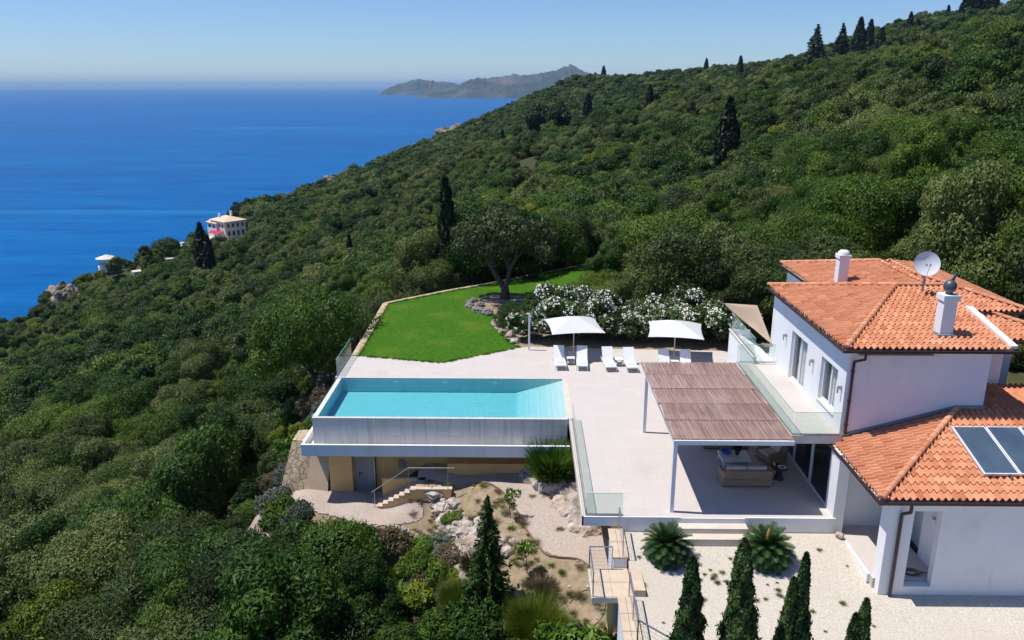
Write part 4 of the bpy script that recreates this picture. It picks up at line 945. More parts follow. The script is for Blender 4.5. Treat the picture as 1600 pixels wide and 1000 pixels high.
sc.build('soffit', M['white_trim'], vl)
kA = .186
rA = roof_obj('roof', [([(12,28.35),(16.2,34),(12,38.2)], 6.6, .25, 0, 12),
                  ([(12,28.35),(18.2,28.35),(18.2,34),(16.2,34)], 6.6, kA, 1, 28.35),
                  ([(12,38.2),(16.2,34),(18.2,34),(18.2,38.2)], 6.6, .25, 1, 38.2, -1),
                  ([(14.2,35.6),(17.9,34.4),(17.9,39.65),(14.2,43.35)], 6.6, .25, 0, 14.2),
                  ([(14.2,43.35),(17.9,39.65),(18.6,39.65),(22,43.35)], 6.6, .25, 1, 43.35, -1),
                  ([(17.9,33.6),(22,33.6),(18.6,37),(17.9,37)], 6.6, .25, 1, 33.6),
                  ([(22,33.6),(22,43.35),(18.6,39.95),(18.6,37)], 6.6, .25, 0, 22, -1),
                  ([(18.2,36.9),(18.65,36.9),(18.65,40),(18.2,40)], 7.42, .0, 1, 37)], vl, 5)
ridge_caps([((12,28.35,6.66),(16.2,34,7.71)),((12,38.2,6.66),(16.2,34,7.71)),((16.2,34,7.7),(18.2,34,7.7)),((17.9,34.2,7.58),(17.9,39.65,7.58)),((14.2,43.35,6.66),(17.9,39.65,7.58)),((22,33.6,6.66),(18.6,37,7.5)),((18.6,37,7.5),(18.6,40,7.5))], rA)
rD = roof_obj('roof', [([(18.25,31.4),(22.6,31.4),(20.2,33.9),(18.25,33.9)], 6.0, .2, 1, 31.4), ([(22.6,31.4),(20.2,33.9),(22.6,33.9)], 6.0, .2, 0, 22.6, -1)], vl, 35)
ridge_caps([((22.6,31.4,6.06),(20.2,33.9,6.56))], rD, 9)
rL = roof_obj('roof', [([(12,24.05),(16.65,28.7),(12,28.7)], 2.7, .29, 0, 12), ([(12,24.05),(17.66,24.05),(17.66,28.7),(16.65,28.7)], 2.7, .29, 1, 24.05),
                  ([(12,28.7),(12.29,28.7),(12.29,29.12),(12,29.12)], 2.7, .29, 0, 12),
                  ([(17.66,24.05),(26,24.05),(26,28.7),(17.66,28.7)], 2.7, .29, 1, 24.05), ([(17.66,28.7),(26,28.7),(26,31.74),(17.66,31.74)], 3.9, .05, 1, 31.74, -1)], vl, 55)
ridge_caps([((12,24.05,2.77),(16.65,28.68,4.11))], rL, 12)
# lead flashing where the lower roof meets the upper wall, white verge on the upper roof
M['lead'] = pm('lead_flashing', (.22,.23,.25), (.3,.3,.31), 4, .6, metal=.2)
MB().beam((12.3,28.67,2.92),(16.6,28.67,4.17),.05,.14).beam((16.6,28.67,4.17),(17.7,28.67,4.17),.05,.14).build('flashing', M['lead'], rL)
MB().beam((18.2,28.33,6.72),(18.2,31.7,7.345),.26,.1).build('verge', M['white_trim'], rA)
# gutters and downpipes
for a, b in (((11.94,24.04,2.62),(11.94,29.1,2.62)),((11.89,23.99,2.62),(26,23.99,2.62)),((11.94,28.34,6.52),(11.94,38.2,6.52)),((11.89,28.29,6.52),(18.4,28.29,6.52)),((14.14,38.3,6.52),(14.14,43.35,6.52)),((20.0,33.55,6.52),(22.05,33.55,6.52)),((18.4,31.35,5.93),(22.6,31.35,5.93))):
    MB().beam(a, b, .1, .09).build('gutter', M['brown_metal'], vl)
MB().tube([(12.75,28.29,6.48),(12.75,28.29,6.22),(12.5,28.62,6.02),(12.5,28.64,3.05)], .052, 10).build('downpipe', M['brown_metal'], vl)
MB().tube([(13.0,23.99,2.58),(13.0,23.99,2.3),(12.84,24.22,2.1),(12.84,24.22,-1.2)], .058, 10).build('downpipe', M['brown_metal'], vl)
for z in (5.6, 4.4, 3.4): box('pipe_bracket', M['brown_metal'], vl, 12.43, 12.57, 28.6, 28.698, z, z+.04)
# upper windows
def window(y0, y1, z0, z1, nm):
    f = MB(); x0, x1 = 12.42, 12.52
    f.box(x0,x1,y0,y0+.09,z0,z1); f.box(x0,x1,y1-.09,y1,z0,z1); f.box(x0,x1,y0+.09,y1-.09,z0,z0+.09); f.box(x0,x1,y0+.09,y1-.09,z1-.09,z1)
    ym = (y0+y1)/2; f.box(x0+.01,x1-.01,ym-.05,ym+.05,z0+.09,z1-.09)
    fr = f.build(nm, M['white_metal'], vl)
    box('pane', M['window'], fr, 12.46, 12.475, y0+.09, y1-.09, z0+.09, z1-.09)
    box('curtain', M['curtain'], fr, 12.6, 12.64, y0+.12, y1-.35, z0+.02, z1+.1)
window(29.5,31.25,3.5,5.35,'window'); window(32.95,35.0,3.012,5.3,'balcony_door')
box('window_sill', M['cream'], vl, 12.24, 12.42, 29.44, 31.31, 3.47, 3.503)
for y in (28.98, 32.1, 35.7):
    l = MB().box(12.22,12.298,y-.05,y+.05,4.75,4.9).box(12.13,12.22,y-.04,y+.04,4.84,4.89).box(12.13,12.17,y-.04,y+.04,4.62,4.84).build('wall_light', M['steel'], vl)
MB().lathe([(0,.0),(.07,.0),(.06,.08),(0,.1)], (14.5,25.2,1.35), 10).build('wall_light', M['steel'], vl)
box('air_vent', M['dark_metal'], vl, 15.9, 16.05, 29.84, 29.86, 7.9, 8.0)
# chimneys
M['cowl'] = pm('slate_grey_cowl', (.11,.12,.15), (.08,.09,.11), 4, .45, metal=.4)
c1 = MB().box(15.92,16.42,29.35,29.85,6.55,8.2).box(15.86,16.48,29.29,29.91,8.2,8.42).build('chimney', M['white'], vl)
MB().box(15.80,16.54,29.23,29.4,6.66,6.90).box(15.8,15.915,29.4,29.9,6.7,6.93).build('flashing', M['lead'], c1)
cw = MB().cyl((16.17,29.6,8.42),(16.17,29.6,8.55),.13,.13,14)
vs, fs = ico(3); vv = []
for v in vs:
    p = Vector(v)*.24; p.z *= 1.1
    vv.append(Vector((16.17+p.x, 29.6+p.y*(.9 if p.y > 0 else 1), 8.72+p.z)))
cw.add(vv, [f_ for f_ in fs]); cw.add([(16.17,29.36,8.72),(16.22,29.5,8.98),(16.35,29.65,9.22),(16.2,29.75,8.9)], [(0,1,2,3)]); cw.beam((16.2,29.55,8.9),(16.36,29.6,9.28),.02,.1)
cw.build('chimney_cowl', M['cowl'], c1, smooth=True)
c2 = MB().box(15.08,15.55,37.5,37.97,6.6,8.1).box(15.03,15.6,37.45,38.02,8.1,8.28).build('chimney', M['white'], vl)
MB().lathe([(.27,0),(.26,.12),(.17,.2),(0,.22)], (15.315,37.735,8.28), 16).build('chimney_cap', M['white_trim'], c2, smooth=True)
MB().box(15.0,15.62,37.42,37.499,6.78,6.96).build('flashing', M['lead'], c2)
# satellite dish on its mast
sd_ = thing('satellite_dish', 'large white satellite dish on a mast at the roof ridge', 'satellite dish', (17.1, 33.4, 7.5))
ax = Vector((-.18,-.93,.32)).normalized(); s1 = ax.cross(Vector((0,0,1))).normalized(); s2 = s1.cross(ax); dc = Vector((16.98,33.1,8.84)); dm = MB(); vv = []; ff = []
for side, off in ((0, 0), (1, -.018)):
    for i in range(8):
        r = .52*i/7
        for k in range(28):
            t = 2*math.pi*k/28; vv.append(dc + s1*(r*math.cos(t)) + s2*(r*math.sin(t)) + ax*(.13*(r/.52)**2 - .13 + off))
for s_ in (0, 1):
    for i in range(7):
        for k in range(28): b0 = s_*224; ff.append((b0+i*28+k, b0+i*28+(k+1)%28, b0+(i+1)*28+(k+1)%28, b0+(i+1)*28+k))
dm.add(vv, ff); dm.build('dish', M['white_metal'], sd_, smooth=True)
MB().cyl((17.1,33.4,7.45),(17.1,33.4,8.55),.045).cyl((17.1,33.4,8.3),tuple(dc-ax*.12),.04).cyl((17.1,33.4,7.9),(17.1,33.4,8.1),.07).build('mast', M['steel'], sd_)
MB().cyl(tuple(dc-s2*.5-ax*.05), tuple(dc+ax*.42-s2*.12), .012).cyl(tuple(dc+ax*.38-s2*.13), tuple(dc+ax*.47-s2*.1), .035).build('receiver_arm', M['steel'], sd_)
# solar panels
M['solar'] = pm('solar_absorber', (.05,.075,.12), (.08,.12,.16), .5, .3, spec=.7)
def panel(x0, label):
    t = thing('solar_panel', label, 'solar panel', (x0, 25.1, 3.1), 'solar panels on the lower roof')
    kz = .29; z = lambda y: 2.7+kz*(y-24.05)+.15
    c = Vector((x0+.6, 26.3, z(26.3))); Mx = rotx(math.atan(kz)); 
    b = MB().obox(c, (1.2,2.52,.09), Mx).build('frame', M['white_metal'], t, bevel=.006)
    MB().obox(c+Mx@Vector((0,0,.045)), (1.11,2.43,.012), Mx).build('absorber', M['solar'], t)
    MB().obox(c+Mx@Vector((.3,-1.3,-.08)), (.03,.12,.25), Mx).obox(c+Mx@Vector((-.3,-1.3,-.08)), (.03,.12,.25), Mx).build('bracket', M['steel'], t)
panel(15.9, 'leftmost of the dark blue solar panels on the lower roof'); panel(17.14, 'dark blue solar panel second from the left on the lower roof'); panel(18.38, 'dark blue solar panel cut by the right edge, third from the left')
# balcony glass
balustrade('glass_balustrade', 'frameless glass balustrade round the upper balcony above the pergola', [(10.4,36.85),(10.4,28.47),(12.25,28.47)], 3.06, .95)
rt = thing('raised_terrace', 'white walled raised terrace behind the balcony with stepped parapet', 'raised terrace', (11.9, 39, 0))
MB().box(11.35,12.29,36.92,41.5,0,3.0).box(11.2,11.349,36.9,41.6,0,3.3).box(11.35,12.29,41.5,41.6,0,3.3).build('wall', M['white'], rt)
MB().box(11.15,11.36,36.87,41.62,3.303,3.36).build('coping', M['cream'], rt)
balustrade('glass_balustrade', 'glass balustrade on the raised terrace wall beyond the balcony, under the shade sail', [(11.27,41.5),(11.27,36.95)], 3.36, .9)
balustrade('glass_balustrade', 'short glass balustrade crossing the far end of the upper balcony', [(10.5,36.88),(12.25,36.88)], 3.06, .95)
sv = []; A_, B_, C_, D_ = Vector((11.0,42.5,4.55)), Vector((12.28,40.6,4.95)), Vector((12.28,37.5,3.75)), Vector((12.28,37.45,4.3))
sm = MB(); n = 12
for i in range(n+1):
    for j in range(n+1):
        u, v = i/n, j/n; p = A_.lerp(B_, u).lerp(A_.lerp(C_, v), 0) ; p = A_*(1-u)*(1) + B_*u*(1-v) + C_*u*v; p.z -= .35*math.sin(math.pi*u)*math.sin(math.pi*v) ; sv.append(p)
sm.add(sv, [(i*(n+1)+j, (i+1)*(n+1)+j, (i+1)*(n+1)+j+1, i*(n+1)+j+1) for i in range(n) for j in range(n)])
sl_ = sm.build('shade_sail', M['sail'], smooth=True); tag(sl_, 'tan triangular shade sail stretched beside the upper wall', 'shade sail'); sl_.modifiers.new('th', 'SOLIDIFY').thickness = .01

# ------------------------------------------------------------------ pergola with reed roof
pg = thing('pergola', 'white steel pergola with brown reed roof attached before the balcony', 'pergola', (5.82, 28, 0))
for x, y in ((5.82,27.95),(5.82,35.4)): box('post', M['white_metal'], pg, x-.075, x+.075, y-.075, y+.075, 0, 2.88)
MB().box(5.74,10.31,27.87,28.03,2.882,3.06).build('beam', M['white_metal'], pg)
MB().box(5.74,5.9,28.033,36.6,2.882,3.06).build('beam', M['white_metal'], pg)
MB().box(5.903,10.31,36.5,36.6,2.9,3.05).build('beam', M['white_metal'], pg)
for i in range(1, 8): box('rafter', M['white_metal'], pg, 5.903, 10.3, 28.03+i*1.06, 28.08+i*1.06, 2.93, 3.045)
rr = random.Random(4); reed = MB(); ye = [28.0,29.75,31.5,33.25,35.0,36.72]
for s in range(5):
    x = 5.70
    while x < 10.31:
        w = rr.uniform(.011,.024); reed.cur = min(1,max(0,rr.gauss(.5,.24)+.06*math.sin(x*3+s)-(.08 if s == 1 else 0)+(.15 if s==3 else 0)))
        a, b = ye[s]-rr.uniform(.0,.06), ye[s+1]+rr.uniform(.0,.09); z = 3.068+(s%2)*.012+rr.uniform(0,.022); sl2 = rr.uniform(-.05,.05)
        reed.add([(x,a,z),(x+w,a,z),(x+w+sl2,b,z+rr.uniform(-.006,.01)),(x+sl2,b,z),(x,a,z+.022),(x+w,a,z+.022),(x+w+sl2,b,z+.022),(x+sl2,b,z+.022)], [(3,2,1,0),(4,5,6,7),(0,1,5,4),(1,2,6,5),(2,3,7,6),(3,0,4,7)])
        x += w*.93
M['bark_tie'] = pm('reed_tie', (.22,.15,.13), (.28,.2,.17), 6, .9)
reed.cur=.3; reed.box(5.87,10.3,28.04,36.66,3.062,3.067)
reed.build('reed_roof', M['reed'], pg, attr=True)
for y in ye[1:5]: MB().beam((5.7,y,3.118),(10.31,y,3.118),.012,.01).build('binding', M['bark_tie'], pg)

# ------------------------------------------------------------------ furniture
def sofa(name, label, loc, rz, w, dpt, cush, grp=None):
    t = thing(name, label, 'sofa' if w > 1.3 else 'armchair', (0,0,0), grp); hw, hd = w/2, dpt/2
    MB().box(-hw,hw,-hd,hd,.06,.34).build('base', M['wicker'], t, bevel=.04)
    MB().box(-hw,hw,hd-.16,hd,.343,.74).build('backrest', M['wicker'], t, bevel=.05)
    for s in (-1,1): box('armrest', M['wicker'], t, *sorted((s*hw, s*(hw-.17))), -hd, hd-.163, .343, .58, bevel=.05)
    for x in (-hw+.1, hw-.1):
        for y in (-hd+.1, hd-.1): box('leg', M['dark_metal'], t, x-.03, x+.03, y-.03, y+.03, 0, .06)
    n = cush; ww = (w-.36)/n
    for k in range(n):
        x0 = -hw+.18+k*ww
        box('seat_cushion', M['cushion'], t, x0+.01, x0+ww-.01, -hd+.02, hd-.18, .345, .48, bevel=.045)
        MB().obox((x0+ww/2, hd-.26, .66), (ww-.04,.15,.42), rotx(R(-12))).build('back_cushion', M['cushion'], t, bevel=.05)
    t.location = loc; t.rotation_euler = (0,0,rz); return t
sofa('wicker_sofa', 'brown wicker sofa with beige cushions, its back to the yard', (9.3,30.38,0), R(180), 2.05, .9, 2)
sofa('wicker_sofa', 'brown wicker sofa behind the white table, half hidden by the pergola roof', (9.3,34.0,0), 0, 2.1, .9, 2)
sofa('wicker_armchair', 'brown wicker armchair by the glass wall', (11.05,32.5,0), R(-70), 1.05, .95, 1)
ct = thing('coffee_table', 'low white coffee table between the wicker sofas', 'coffee table', (9.3,32.1,0))
box('tabletop', M['white_trim'], ct, 8.66, 9.92, 31.55, 32.6, .34, .42, bevel=.01)
for x in (8.7, 9.82):
    for y in (31.6, 32.5): box('leg', M['white_trim'], ct, x, x+.06, y, y+.06, 0, .338)
MB().box(8.76,9.82,31.66,32.5,.1,.13).build('shelf', M['white_trim'], ct)
bw = MB().lathe([(.0,0),(.12,0),(.24,.10),(.27,.16),(.25,.16),(.12,.04),(0,.03)], (0,0,0), 24).build('bowl', M['blue'], smooth=True); bw.location = (8.95,32.3,.421); tag(bw, 'bright blue glazed bowl on the white coffee table', 'bowl')
vz = thing('flower_vase', 'vase of leafy white flowers on the coffee table', 'vase', (9.42,32.15,.42))
MB().lathe([(0,0),(.07,0),(.10,.1),(.09,.2),(.05,.26),(.06,.29)], (9.42,32.15,.42), 16).build('vase', M['window_dark'], vz, smooth=True)
obj_me('leaves', crown_mesh('bouquet_leaves', 5, .3, .3, .26, .0, 10, 420, .1, M['leaf_oleander']), vz).location = (9.42,32.15,.9)
W['leaves'] = Matrix.Identity(4)
fl = MB()
for i in range(14): a = rr.uniform(0,6.28); q = rr.uniform(.1,.27); fl.rock((9.42+math.cos(a)*q,32.15+math.sin(a)*q,.95+rr.uniform(0,.22)), .035, i, 1)
fl.build('blossoms', M['petal'], vz)
for o in vz.children:
    if o.name.startswith('leaves'): o.matrix_parent_inverse = Matrix.Translation((-9.42,-32.15,-.42))
sdt = thing('side_table', 'dark round side table beside the front wicker sofa', 'side table', (10.85,30.75,0))
MB().lathe([(0,.5),(.33,.5),(.34,.53),(.33,.56),(0,.56)], (10.85,30.75,0), 24).build('tabletop', M['dark_metal'], sdt)
MB().lathe([(.0,0),(.24,0),(.2,.05),(.13,.2),(.14,.35),(.22,.498)], (10.85,30.75,0), 20).build('base', M['bark'], sdt)
pl_ = MB().lathe([(.09,0),(.17,0),(.19,.02),(.17,.03),(.1,.015)], (0,0,0), 24).build('plate', M['white_trim'], smooth=True); pl_.location = (10.95,30.7,.561); tag(pl_, 'white ring shaped plate on the dark side table', 'plate')
cd = MB().lathe([(0,0),(.05,0),(.045,.14),(0,.15)], (0,0,0), 12).build('candle_holder', M['ochre'], smooth=True); cd.location = (10.65,30.85,.561); tag(cd, 'small amber candle holder on the dark side table', 'candle holder')

hc = MB()
for k in range(90):
    a0, a1 = k*.21, (k+1)*.21; r0, r1 = .10+.0018*k, .10+.0018*(k+1)
    hc.cyl((13.85+1.5*r0*math.cos(a0),24.95+r0*math.sin(a0),-.64+.0004*k),(13.85+1.5*r1*math.cos(a1),24.95+r1*math.sin(a1),-.64+.0004*(k+1)),.014,n=5)
hc.limb([(14.2,25.0,-.64),(14.4,24.9,-.64)],[.014,.014],5); hc.limb([(13.5,25.0,-.64),(13.38,25.1,-.64)],[.014,.014],5)
hc = hc.build('garden_hose', M['wire']); tag(hc, 'coiled dark hose lying on the porch floor inside the wall opening', 'hose')
def lounger():
    t = thing('sun_lounger', 'x', 'sun lounger', (0,0,0), 'white sun loungers on the terrace')
    f = MB()
    for s in (-1,1): f.beam((s*.31,-1.0,.30),(s*.31,.95,.30),.045,.055)
    f.beam((-.31,-1.0,.30),(.31,-1.0,.30),.045,.055); f.beam((-.31,.95,.30),(.31,.95,.30),.045,.055); f.beam((-.31,.2,.29),(.31,.2,.29),.04,.04)
    f.build('frame', M['white_metal'], t)
    for x in (-.31,.31):
        for y in (-.92,.8): MB().beam((x,y,0),(x,y,.275),.04,.05).build('leg', M['white_metal'], t)
    box('seat', M['white_fabric'], t, -.285, .285, -.97, .22, .315, .345)
    a = R(52); e = Vector((0,.22,.335)); u = Vector((0,math.cos(a),math.sin(a)))
    b = MB(); b.beam(e, e+u*.85, .57, .03); 
    for s in (-1,1): b.beam(e+Vector((s*.3,0,0)), e+u*.86+Vector((s*.3,0,0)), .035, .04)
    bk = b.build('backrest', M['white_fabric'], t)
    MB().beam((-.2,.75,.3), tuple(Vector((-.2,0,0))+e+u*.55), .02, .02).beam((.2,.75,.3), tuple(Vector((.2,0,0))+e+u*.55), .02, .02).build('support_strut', M['white_metal'], bk)
    tw_ = MB().box(-.24,.24,-.62,-.2,.347,.40).build('folded_towel', M['white_fabric'], t, bevel=.02)
    return t
lg = lounger(); spots = [(2.15,45.0,3,'leftmost white sun lounger, under the left parasol'),(3.48,44.95,-3,'white sun lounger second from the left, right of the first side table'),(5.05,44.8,4,'white sun lounger third from the left, in full sun between the parasols'),
    (6.3,44.7,3,'white sun lounger fourth from the left, in full sun between the parasols'),(8.35,44.4,4,'fifth sun lounger from the left, half hidden behind the pergola roof'),(9.55,44.35,-3,'rightmost sun lounger, behind the pergola roof under the right parasol')]
for i, (x, y, a, lb) in enumerate(spots):
    o = lg if i == 0 else place(lg, (0,0,0)); o.location = (x,y,0); o.rotation_euler = (0,0,R(a)); o['label'] = lb
def small_table():
    t = thing('side_table', 'x', 'side table', (0,0,0), 'white side tables between the loungers')
    box('tabletop', M['white_trim'], t, -.24, .24, -.24, .24, .40, .43)
    for x in (-.2,.2):
        for y in (-.2,.2): MB().beam((x,y,0),(x,y,.398),.03,.03).build('leg', M['white_metal'], t)
    box('shelf', M['white_trim'], t, -.22, .22, -.22, .22, .12, .14); return t
stb = small_table()
for i, (x, y, lb) in enumerate([(2.82,45.2,'small white side table between the first two loungers from the left'),(5.68,45.0,'small white side table between the two loungers in full sun'),(8.95,44.75,'small white side table behind the pergola roof by the right parasol')]):
    o = stb if i == 0 else place(stb, (0,0,0)); o.location = (x,y,0); o['label'] = lb
def parasol():
    t = thing('parasol', 'x', 'parasol', (0,0,0), 'white parasols over the loungers')
    MB().cyl((0,0,0),(0,0,2.42),.03,.03,12).build('pole', M['white_metal'], t)
    MB().box(-.32,.32,-.32,.32,.0,.07).cyl((0,0,.07),(0,0,.3),.05).build('base', M['white_trim'], t, bevel=.01)
    n = 12; h = 1.62; cv = MB(); vs = []; 
    for side in range(4):
        a0, a1 = [(-1,-1),(1,-1),(1,1),(-1,1)][side], [(-1,-1),(1,-1),(1,1),(-1,1)][(side+1)%4]
        base = len(vs)
        for i in range(n+1):
            for j in range(n+1):
                s = i/n; q = j/n; px = (a0[0]*(1-q)+a1[0]*q)*h*s; py = (a0[1]*(1-q)+a1[1]*q)*h*s
                bow = 4*q*(1-q)
                px -= (px*.06*bow*s); py -= (py*.06*bow*s)                     # edges curve inwards between the ribs
                z = 2.42 - .62*s**1.25 - .05*bow*s*(1-s)*2 + .03*bow*s*s
                vs.append((px,py,z))
        cv.add(vs[base:], [(i*(n+1)+j,i*(n+1)+j+1,(i+1)*(n+1)+j+1,(i+1)*(n+1)+j) for i in range(n) for j in range(n)])
    c = cv.build('canopy', M['canvas'], t); m = c.modifiers.new('th','SOLIDIFY'); m.thickness = .012
    for a in range(8):
        v = Vector([(1,1),(1,0),(1,-1),(0,-1),(-1,-1),(-1,0),(-1,1),(0,1)][a])*h*.97
        z1 = 1.79 if a%2 == 0 else 1.82
        MB().beam((0,0,2.34),(v.x,v.y,z1),.02,.02).build('rib', M['white_metal'], t)
    MB().lathe([(0,.06),(.05,.04),(.05,0)], (0,0,2.42), 10).build('finial', M['white_metal'], t); return t
def canvas_mat():
    m = pm('parasol_canvas', (.82,.82,.82), (.78,.78,.79), 3, .9, coord='obj'); nt = m.node_tree.nodes; ln = m.node_tree.links; b = nt['Principled BSDF']
    t = nt.new('ShaderNodeBsdfTranslucent'); t.inputs[0].default_value = (.7,.7,.68,1); x = nt.new('ShaderNodeMixShader'); x.inputs[0].default_value = .25
    ln.new(b.outputs[0], x.inputs[1]); ln.new(t.outputs[0], x.inputs[2]); ln.new(x.outputs[0], nt['Material Output'].inputs[0]); return m
M['canvas'] = canvas_mat()
ps = parasol(); p2 = place(ps, (0,0,0))
ps.location = (3.1,47.1,0); ps.rotation_euler = (0,0,R(7)); ps['label'] = 'left white square parasol, beside the slim white post'
p2.location = (9.2,46.3,0); p2.rotation_euler = (0,0,R(-9)); p2['label'] = 'right white square parasol, just behind the pergola roof'
op = MB().box(.28,.40,47.75,47.87,0,2.4).build('white_post', M['white_metal']); tag(op, 'slim free standing white post at the left end of the oleander hedge', 'post')

# ------------------------------------------------------------------ yard edge wall, landing and railings
ew = thing('yard_edge_wall', 'sandstone capped wall along the left edge of the gravel yard', 'retaining wall', (3.6, 24, -1))
def slab_y(mb, x0, x1, y0, y1, zf, t):
    mb.add([(x0,y0,zf(y0)-t),(x1,y0,zf(y0)-t),(x1,y1,zf(y1)-t),(x0,y1,zf(y1)-t),(x0,y0,zf(y0)),(x1,y0,zf(y0)),(x1,y1,zf(y1)),(x0,y1,zf(y1))], [(3,2,1,0),(4,5,6,7),(0,1,5,4),(1,2,6,5),(2,3,7,6),(3,0,4,7)])
zc_ = lambda y: yz(y)+.14
mb = MB(); slab_y(mb, 3.36, 3.86, 21.6, 24.0, lambda y: zc_(y)-.06, 5); slab_y(mb, 3.36, 3.86, 25.8, 27.43, lambda y: zc_(y)-.06, 5); mb.build('wall', M['white'], ew)
mb = MB()
for y0, y1 in ((21.55,22.35),(22.36,23.17),(23.18,24.0),(25.8,26.6),(26.61,27.43)):
    for x0, x1 in ((3.3,3.57),(3.585,3.9)): slab_y(mb, x0, x1, y0, y1-.01, zc_, .058)
mb.build('coping', M['stone_cap'], ew)
dg = MB(); a, b = Vector((3.33,21.6,0)), Vector((7.2,18.3,0)); d_ = (b-a).normalized(); n_ = Vector((-d_.y,d_.x,0))
def quadwall(mb, a, b, w0, w1, za, zb, t):
    P = [a+n_*w0, b+n_*w0, b+n_*w1, a+n_*w1]; Z = [za, zb, zb, za]
    mb.add([(p.x,p.y,z-t) for p,z in zip(P,Z)]+[(p.x,p.y,z) for p,z in zip(P,Z)], [(3,2,1,0),(4,5,6,7),(0,1,5,4),(1,2,6,5),(2,3,7,6),(3,0,4,7)])
mb = MB(); quadwall(mb, a, b, .04, .5, yz(21.6)+.06, yz(18.3)+.06, 5); mb.build('wall', M['white'], ew)
mb = MB(); quadwall(mb, a+d_*.02, b, 0, .54, yz(21.6)+.125, yz(18.3)+.125, .06); mb.build('coping', M['stone_cap'], ew)
ld = thing('stair_landing', 'pale stone landing projecting over the garden beside the yard wall', 'landing', (3, 25, -1.2))
MB().box(2.42,3.855,24.02,25.78,-1.36,-1.16).build('slab', M['cream'], ld)
for i in range(4): box('paver', M['stone_cap'], ld, 2.45+(i%2)*.72, 3.15+(i%2)*.72, 24.05+(i//2)*.87, 24.9+(i//2)*.87, -1.158, -1.13)
box('support', M['ochre'], ld, 3.1, 3.3, 24.7, 25.2, -5.6, -1.362); 
box('step', M['stone_cap'], ld, 3.905, 4.3, 24.1, 25.7, -1.3, -.90)
M['mesh'] = M['steel']
def railing(name, label, pts, h=.95, step=1.3):
    t = thing(name, label, 'railing', pts[0])
    for (x0,y0,z0),(x1,y1,z1) in zip(pts[:-1], pts[1:]):
        A, B = Vector((x0,y0,z0)), Vector((x1,y1,z1)); n = max(1, round((B-A).length/step))
        MB().beam(A+Vector((0,0,h)), B+Vector((0,0,h)), .05, .03).build('top_rail', M['steel'], t)
        w = MB()
        for k in range(1, 6): w.beam(A+Vector((0,0,h*k/6)), B+Vector((0,0,h*k/6)), .006, .006)
        w.build('wires', M['steel'], t)
        for k in range(n+1):
            p = A.lerp(B, k/n); MB().beam(p, p+Vector((0,0,h-.015)), .04, .012).build('post', M['steel'], t)
    return t
railing('steel_railing', 'thin steel railing on the wall along the left edge of the gravel yard', [(3.7,27.35,zc_(27.35)),(3.7,25.85,zc_(25.85))])
railing('steel_railing', 'steel railing continuing down the lower yard wall to its corner', [(3.7,23.95,zc_(23.95)),(3.7,21.75,zc_(21.75)),(7.2,18.75,yz(18.7)+.13)])
railing('steel_railing', 'steel railing round the projecting stone landing', [(3.3,25.74,-1.16),(2.46,25.74,-1.16),(2.46,24.06,-1.16)])

# wire fence round the lawn
wf = thing('wire_fence', 'dark wire fence round the outer edge of the lawn', 'wire fence', (-10.8, 52, 0))
def fence(pts, h, step):
    for (x0,y0),(x1,y1) in zip(pts[:-1], pts[1:]):
        L_ = math.hypot(x1-x0,y1-y0); n = max(1, round(L_/step))
        for k in range(n): MB().cyl((x0+(x1-x0)*k/n, y0+(y1-y0)*k/n, -.3), (x0+(x1-x0)*k/n, y0+(y1-y0)*k/n, h), .022, n=6).build('post', M['dark_metal'], wf)
        w = MB()
        for z in (h*.97, h*.66, h*.35): w.cyl((x0,y0,z),(x1,y1,z), .010, n=5)
        w.build('wire', M['dark_metal'], wf)
fence([(-10.8,46.9),(-11.0,58.9),(-6.55,63.0),(-3.3,65.5),(5.4,73.2),(9,76)], 1.15, 1.45)

# ------------------------------------------------------------------ planting round the house
def plant(name, label, cat, loc, crown, trunk=None, rz=0, s=1, group=None, extra=None):
    t = thing(name, label, cat, (0,0,0), group)
    obj_me('crown' if trunk else 'foliage', crown, t)
    if trunk: obj_me('trunk', trunk, t)
    if extra: obj_me(extra[0], extra[1], t)
    t.location = loc; t.rotation_euler = (0,0,rz); t.scale = (s,s,s) if not isinstance(s, tuple) else s
    return t
def blossom_mesh(name, seed, src, n, size):
    """flower heads sitting on the outside of a crown mesh"""
    rng = np.random.default_rng(seed); co = np.empty(len(src.vertices)*3, np.float32); src.vertices.foreach_get('co', co); co = co.reshape(-1, 4, 3).mean(1)
    c = co.mean(0); d = (co-c)/co.std(0); rr_ = np.linalg.norm(d, axis=1); up = co[:, 2] > c[2]-.55*co[:, 2].std()*2
    idx = np.where((rr_ > np.percentile(rr_, 55)) & up)[0]; clump = vnoise(co[idx, 0]*10+seed*31, co[idx, 2]*10+co[idx, 1]*8, 5, seed); idx = idx[clump > .34]
    idx = rng.choice(idx, min(n, len(idx)), replace=False); P = []; Nn = []
    for i in idx:
        m = rng.integers(5, 9); q = co[i] + (co[i]-c)*.05 + rng.normal(0, size*.55, (m, 3)); P.append(q); Nn.append(np.tile((co[i]-c)/np.linalg.norm(co[i]-c), (m, 1))+rng.normal(0, .4, (m, 3)))
    P = np.concatenate(P); Nn = np.concatenate(Nn); v, q = leaf_quads(rng, P, Nn, size, 1.1)
    me = bpy.data.meshes.new(name); quads_mesh(me, v, q, tint=rng.random(len(P))); me.materials.append(M['petal']); return me
ole = []
for i in range(4):
    cm = crown_mesh(f'oleander_{i}', 300+i, 1.25, 1.1, 1.05, 1.15, 20, 5200, .105, M['leaf_oleander'], spiky=.35, lobe=(.3,.5))
    ole.append((cm, blossom_mesh(f'oleander_blossom_{i}', 310+i, cm, 150, .082)))
pr2 = random.Random(9)
